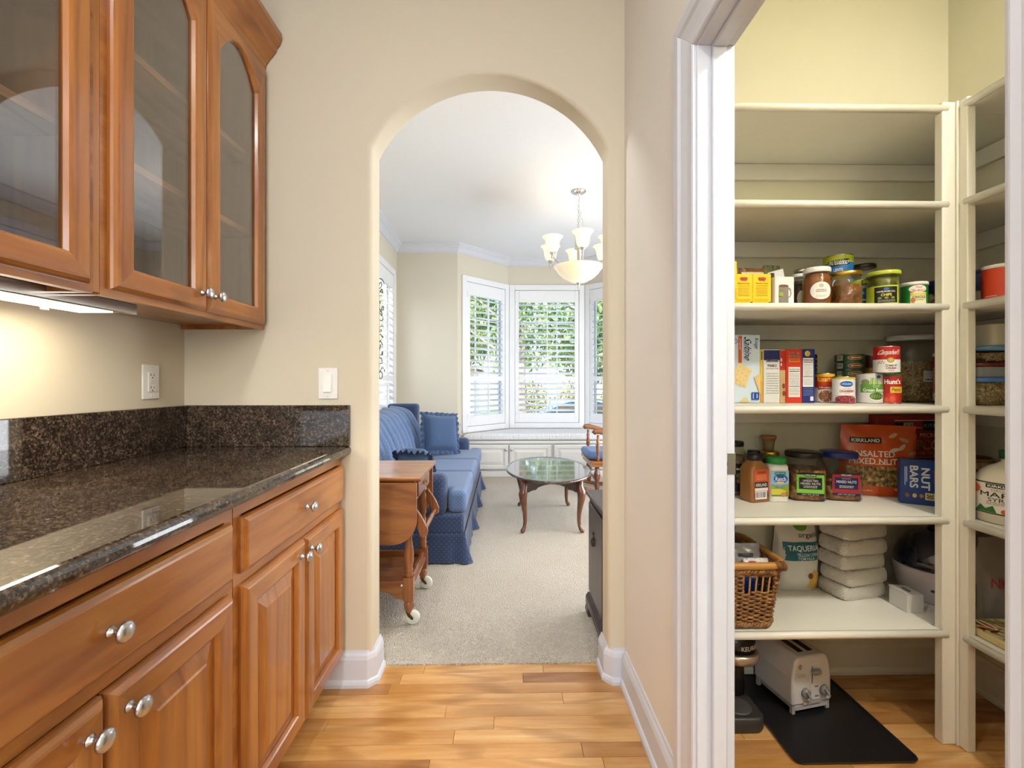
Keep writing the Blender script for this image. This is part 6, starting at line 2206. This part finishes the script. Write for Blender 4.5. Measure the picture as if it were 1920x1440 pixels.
# ================================================================== PANTRY FLOOR
o = thing('baking_tray', 'black flat tray on the pantry floor under the toaster', 'tray', (1.045, 1.525, 0.0005))
mb = MB(); loops(mb, [sq_ring(.182, .200, .020, 0), sq_ring(.188, .206, .022, .010), sq_ring(.185, .203, .022, .0105), sq_ring(.178, .196, .020, .003)], None, True, True, False)
mb.build('tray', P('151517', 0.4), o)
to = thing('toaster', 'white two-slot toaster with grey lever and dials', 'toaster', (1.030, 1.615, 0.0045), R(12))
wh_, gy = P('e4e0e0', 0.3), P('8f8d8c', 0.4)
tw, td = .080, .088
mb = MB()
prof = [(-tw, .030), (tw, .030), (tw, .120), (tw - .010, .175), (tw - .024, .192), (-tw + .024, .192), (-tw + .010, .175), (-tw, .120)]
def tloop(k, y):
    return [(x * k, y, .105 + (zz - .105) * k) for x, zz in prof]
loops(mb, [tloop(.97, -td), tloop(1, -td + .008), tloop(1, td - .008), tloop(.97, td)], None, True, True, False)
mb.build('body', wh_, to, bevel=0.006)
MB().box(-tw + .012, tw - .012, -td + .004, td - .004, .010, .0295).build('base', P('c3bfc0', 0.4), to, bevel=0.003)
for sx_ in (-1, 1):
    for sy_ in (-1, 1):
        MB().box(sx_ * (tw - .010) - .006, sx_ * (tw - .010) + .006, sy_ * (td - .012) - .006, sy_ * (td - .012) + .006, 0, .030).build('foot', P('b5b1b2', 0.4), to)
MB().box(-.030, -.008, -.060, .060, .1912, .1928).build('slot', P('1b1a1a', 0.6), to)
MB().box(.008, .030, -.060, .060, .1912, .1928).build('slot', P('1b1a1a', 0.6), to)
pn = [(.010 + .022 * math.cos(R(a)), .158 + .014 * math.sin(R(a))) for a in range(0, 181, 20)] + [(.010 + .022 * math.cos(R(a)), .092 + .014 * math.sin(R(a))) for a in range(180, 361, 20)]
MB().prism([(x, zz) for x, zz in pn], -td - .0012, -td + .002, 'y').build('lever_panel', P('efecec', 0.25), to)
MB().box(-.0035, -.0015, -td - .0018, -td - .001, .100, .158).build('lever_slit', P('22201f', 0.6), to)
MB().sphere((.006, -td - .010, .143), (.021, .010, .0095), 16, 10).build('lever', gy, to)
for x, zz in ((-.030, .072), (.045, .072)):
    d_ = MB().lathe([(.0165, 0), (.0155, .010), (.013, .012), (0, .012)], 20, xf=Mx((x, -td, zz), R(90))).build('dial', gy, to)
    MB().box(-.003, .003, -.005, 0, -.018, .018, xf=Mx((x + .003, -td - .011, zz - .002), 0, R(-35))).build('pointer', P('a5a3a2', 0.4), d_)
p = Print(lambda a, b, off: (a, -td - off, b), tw, .2)
p.oval(-.62, .80, .09, .045, '8a8886'); p.text('GE', -.62, .80, .10, .04, 'eceaea'); p.lines(-.72, .62, -.35, .68, 2, 'a9a6a5', 3)
for i in range(11):
    a = R(200 - 22 * i)
    p.oval(-.375 + .30 * math.cos(a), .36 + .12 * math.sin(a), .012, .006, '9b9896', 6)
p.lines(.10, .42, .30, .46, 1, '8f8d8b', 3, .6); p.lines(.10, .26, .30, .30, 1, '8f8d8b', 5, .6); p.build(to)
MB().box(-.038, .038, -td - .001, -td + .01, .0295, .046).build('crumb_tray', P('b5afb1', 0.4), to, bevel=0.001, seg=1)
MB().tube([(.060, .070, .05), (.10, .075, .020), (.130, .040, .012), (.128, .0, .010), (.112, -.018, .010), (.088, -.020, .012)], .0042, 8).build('power_cord', P('d9d5d4', 0.4), to)
# coffee maker
km = thing('coffee_maker', 'black pod coffee maker with a champagne band at the left of the pantry floor', 'coffee maker', (.770, 1.560, 0.0005))
bk = P('1b1918', 0.3)
mb = MB(); loops(mb, [sq_ring(.070, .115, .03, 0, 6), sq_ring(.074, .118, .03, .010, 6), sq_ring(.074, .118, .03, .042, 6), sq_ring(.070, .112, .03, .048, 6)], None, True, True, True)
mb.build('base', P('34312f', 0.45), km)
mb = MB(); loops(mb, [[(x, y + .050, q) for x, y, q in sq_ring(.066, .060, .025, zz, 6)] for zz in (.0485, .21)], None, True, True, True)
mb.build('column', P('2b2522', 0.3), km)
hd = MB()
loops(hd, [[(x, y - .015, q) for x, y, q in sq_ring(.060 * k, .115 * k, .055 * k, zz, 8)] for zz, k in ((.2105, .75), (.222, .98), (.240, 1.03), (.252, 1.0))], None, True, True, True)
hd.build('band', P('b3a08c', 0.3, 0.6), km)
hd = MB()
loops(hd, [[(x, y - .012, q) for x, y, q in sq_ring(.058 * k, .110 * k, .052 * k, zz, 8)] for zz, k in ((.2525, .96), (.285, .96), (.310, .86), (.318, .6))], None, True, True, True)
hd.build('head', bk, km)
def kf(a, b, off):
    yy_ = -.118 + (a / .055) ** 2 * .028
    return (a, yy_ - off - .0015, .255 + b)
p = Print(kf, .055, .05); p.text('KEURIG', .35, .35, 1.1, .30, 'd9d4cb', bold=.02); p.build(km)
MB().tube([(.030, -.105, .222), (.062, -.085, .226), (.070, -.03, .228)], .005, 8).build('handle', M['chrome'], km)
MB().lathe([(.045, 0), (.045, .004), (.040, .006), (0, .005)], 24, xf=Mx((.005, -.060, .0485))).build('drip_tray', P('4a4744', 0.5), km)
# ================================================================== OUTSIDE THE BAY
gm = NT('lawn_dry')
gn = gm.new('ShaderNodeTexNoise', Scale=1.2, Detail=6.0)
gm.l.new(gm.coord('Object'), gn.inputs['Vector'])
gm.color(gm.ramp(gn.outputs[0], [(0.35, rgb('7d8a4a')), (0.55, rgb('b3ad6a')), (0.7, rgb('cfc48c'))])).set(0.9)
mb = MB()
mb.grid(lambda u, v: (-14 + 30 * u, 6.35 + 8.15 * v, -0.45 - 0.55 * v), 8, 8)
struct(mb.build('lawn', gm.mat), 'sunlit dry lawn outside the bay window')
struct(MB().box(-20, 24, 14.5, 22, -1.2, -1.0).build('street', P('8f8c86', 0.8)), 'pale street beyond the lawn')
struct(MB().box(-20, 24, 22, 60, -1.2, -0.95).build('far_ground', gm.mat), 'ground across the street')

def leaf_mat(name, cols):
    t = NT(name)
    n = t.new('ShaderNodeTexNoise', Scale=2.2, Detail=3.0)
    n3 = t.new('ShaderNodeTexWhiteNoise')
    t.l.new(t.coord('Object'), n.inputs['Vector'])
    t.color(t.ramp(n.outputs[0], [(0.32 + .36 * i / (len(cols) - 1), rgb(c)) for i, c in enumerate(cols)])).set(0.55)
    t.b.inputs['Transmission Weight'].default_value = 0.0
    return t.mat
def crown(mb, c, r, n, size, seed, shell=.35):
    rd = random.Random(seed)
    for i in range(n):
        while True:
            p = Vector((rd.uniform(-1, 1), rd.uniform(-1, 1), rd.uniform(-1, 1)))
            if shell < p.length < 1: break
        q = Vector((c[0] + p.x * r[0], c[1] + p.y * r[1], c[2] + p.z * r[2]))
        s = size * rd.uniform(.6, 1.3)
        a = Vector((rd.gauss(0, 1), rd.gauss(0, 1), rd.gauss(0, 1))).normalized()
        b = a.orthogonal().normalized()
        b = (Matrix.Rotation(rd.uniform(0, 6.28), 3, a) @ b)
        k = a.cross(b)
        mb.add([q - b * s, q + k * s * .45, q + b * s, q - k * s * .45 + a * s * .1], [(0, 1, 2, 3)])
    return mb
bark = wood('bark_grey', '8d8176', '5d534a', 'a89c8e', 'z', .35, 0.9, 0.0)
def tree(label, x, y, zb, h, tr, crowns, mat, seed, n=900, size=.13):
    t = thing('garden_tree', label, 'tree', (x, y, zb), 0, 'trees outside the bay window')
    rd = random.Random(seed)
    MB().tube([(0, 0, 0), (.03, 0, h * .3), (-.02, .02, h * .6), (.05, 0, h)], [tr * 1.15, tr, tr * .85, tr * .6], 12).build('trunk', bark, t)
    mb = MB()
    for i in range(5):
        a = rd.uniform(0, 6.28)
        mb = MB()
        mb.tube([(0, 0, h * (.5 + .1 * i)), (math.cos(a) * .6, math.sin(a) * .6, h * (.6 + .1 * i) + .3), (math.cos(a) * 1.3, math.sin(a) * 1.3, h * (.65 + .1 * i) + .6)], [tr * .4, tr * .3, tr * .12], 7)
        mb.build('branch', bark, t)
    mb = MB()
    for k, (c, r) in enumerate(crowns):
        crown(mb, c, r, n, size, seed * 7 + k)
    tag(mb.build('foliage', mat, t), None, None, None, 'stuff')
    return t
G1 = leaf_mat('leaf_green', ['3a5630', '587842', '80985e', 'aebb86'])
G2 = leaf_mat('leaf_pale', ['54753f', '7d9a5c', 'a3b87c', 'c4cf9a'])
G3 = leaf_mat('leaf_yellow', ['55592a', '757038', '8f8650', 'a69d68'])
tree('grey-trunked green tree in front of the middle bay window', .44, 11.4, -.80, 3.4, .13, [((.6, .3, 3.6), (2.0, 1.2, 1.35)), ((-1.2, .5, 4.0), (1.6, 1.2, 1.3)), ((2.2, .2, 3.5), (1.6, 1.0, 1.2))], G1, 3, 3400, .085)
tree('green tree to the right across the lawn', 4.6, 14.2, -.97, 3.0, .15, [((0, 0, 3.8), (2.2, 1.3, 1.8)), ((-1.7, .4, 3.0), (1.4, 1.0, 1.0))], G1, 5, 3000, .085)
tree('pale green tree seen through the left angled bay window', -2.6, 14.1, -.96, 3.0, .13, [((0, 0, 3.4), (1.9, 1.2, 1.5)), ((-1.5, 0, 3.6), (1.6, 1.2, 1.4)), ((1.2, .3, 3.7), (1.2, 1.0, 1.2))], G2, 8, 2600, .09)
tree('big pale tree across the street', .8, 25.0, -.95, 4.5, .25, [((0, 0, 5.5), (4.5, 2.0, 3.0)), ((-5, 0, 5.0), (3.5, 2.0, 2.8)), ((5.5, 0, 5.2), (3.5, 2.0, 2.8))], G2, 9, 1500, .26)
def bush(label, x, y, zb, r, mat, seed, n=1500, size=.09):
    b = thing('garden_bush', label, 'bush', (x, y, zb), 0, 'yellowish bushes across the street')
    mb = MB(); crown(mb, (0, 0, r[2] * .8), r, n, size, seed, .2)
    tag(mb.build('foliage', mat, b), None, None, None, 'stuff')
    for i in range(3):
        MB().tube([(.1 * i - .1, 0, 0), (.25 * i - .25, 0, r[2] * .8)], .03, 6).build('stem', bark, b)
for i, (x, y, rx) in enumerate(((1.2, 22.8, 1.15), (3.6, 23.0, 1.15), (6.0, 22.9, 1.15))):
    bush(('left', 'middle', 'right')[i] + ' of the yellowish bushes across the street', x, y, -.95, (rx, .9, 1.25), G3, 20 + i)
bush('green bush at the foot of the lawn below the window', -1.6, 13.4, -.93, (.9, .6, .5), G2, 30, 900)

# neighbouring pale garage beyond the left window
hs_ = thing('garage', 'pale cream garage across the lawn to the left', 'building', (-4.2, 19.5, -1.0))
MB().box(-3.2, 3.0, -1.5, 2.5, 0, 2.6).build('wall', P('e9e2cf', 0.8), hs_)
for k in range(4):
    MB().box(-1.5, 1.5, -1.56, -1.505, .05 + .52 * k, .55 + .52 * k).build('door_panel', P('f2efe6', 0.6), hs_, bevel=0.02)
MB().prism([(-3.5, 2.6), (3.3, 2.6), (0, 3.9)], -1.8, 2.8, 'y').build('roof', P('7d756c', 0.9), hs_)

# parked car
car = thing('parked_car', 'blue car parked on the street beyond the lawn', 'car', (2.45, 16.2, -1.0))
cb = P('2d5a78', 0.3, 0.1, coat=0.3)
side = [(-2.1, .28), (-2.15, .62), (-2.0, .82), (-1.25, .92), (-.55, 1.36), (-.2, 1.44), (.7, 1.44), (1.2, 1.34), (1.75, .98), (2.1, .90), (2.18, .55), (2.12, .28)]
MB().prism(side, -.85, .85, 'y').build('body', cb, car, bevel=0.06, seg=3)
gl_ = P('20303a', 0.08, coat=0.5)
MB().prism([(-1.02, .96), (-.50, 1.34), (.08, 1.38), (.08, .98)], -.862, -.855, 'y').build('side_window', gl_, car)
MB().prism([(.16, .98), (.16, 1.38), (.68, 1.38), (1.14, 1.28), (1.50, 1.0)], -.862, -.855, 'y').build('side_window', gl_, car)
for x in (-1.35, 1.35):
    for s in (-1, 1):
        wl2 = MB().lathe([(.12, -.1), (.30, -.1), (.33, -.06), (.33, .06), (.30, .1), (.12, .1)], 24, xf=Mx((x, s * .80, .33), R(90))).build('wheel', P('1c1c1e', 0.7), car)
        MB().lathe([(.0, -.11), (.19, -.105), (.20, 0), (.19, .105), (0, .11)], 16, xf=Mx((x, s * .80, .33), R(90)), cap=False).build('hubcap', M['chrome'], wl2)
MB().box(-2.17, -2.05, -.6, -.3, .6, .72).build('lamp', P('e6e9ea', 0.1), car)
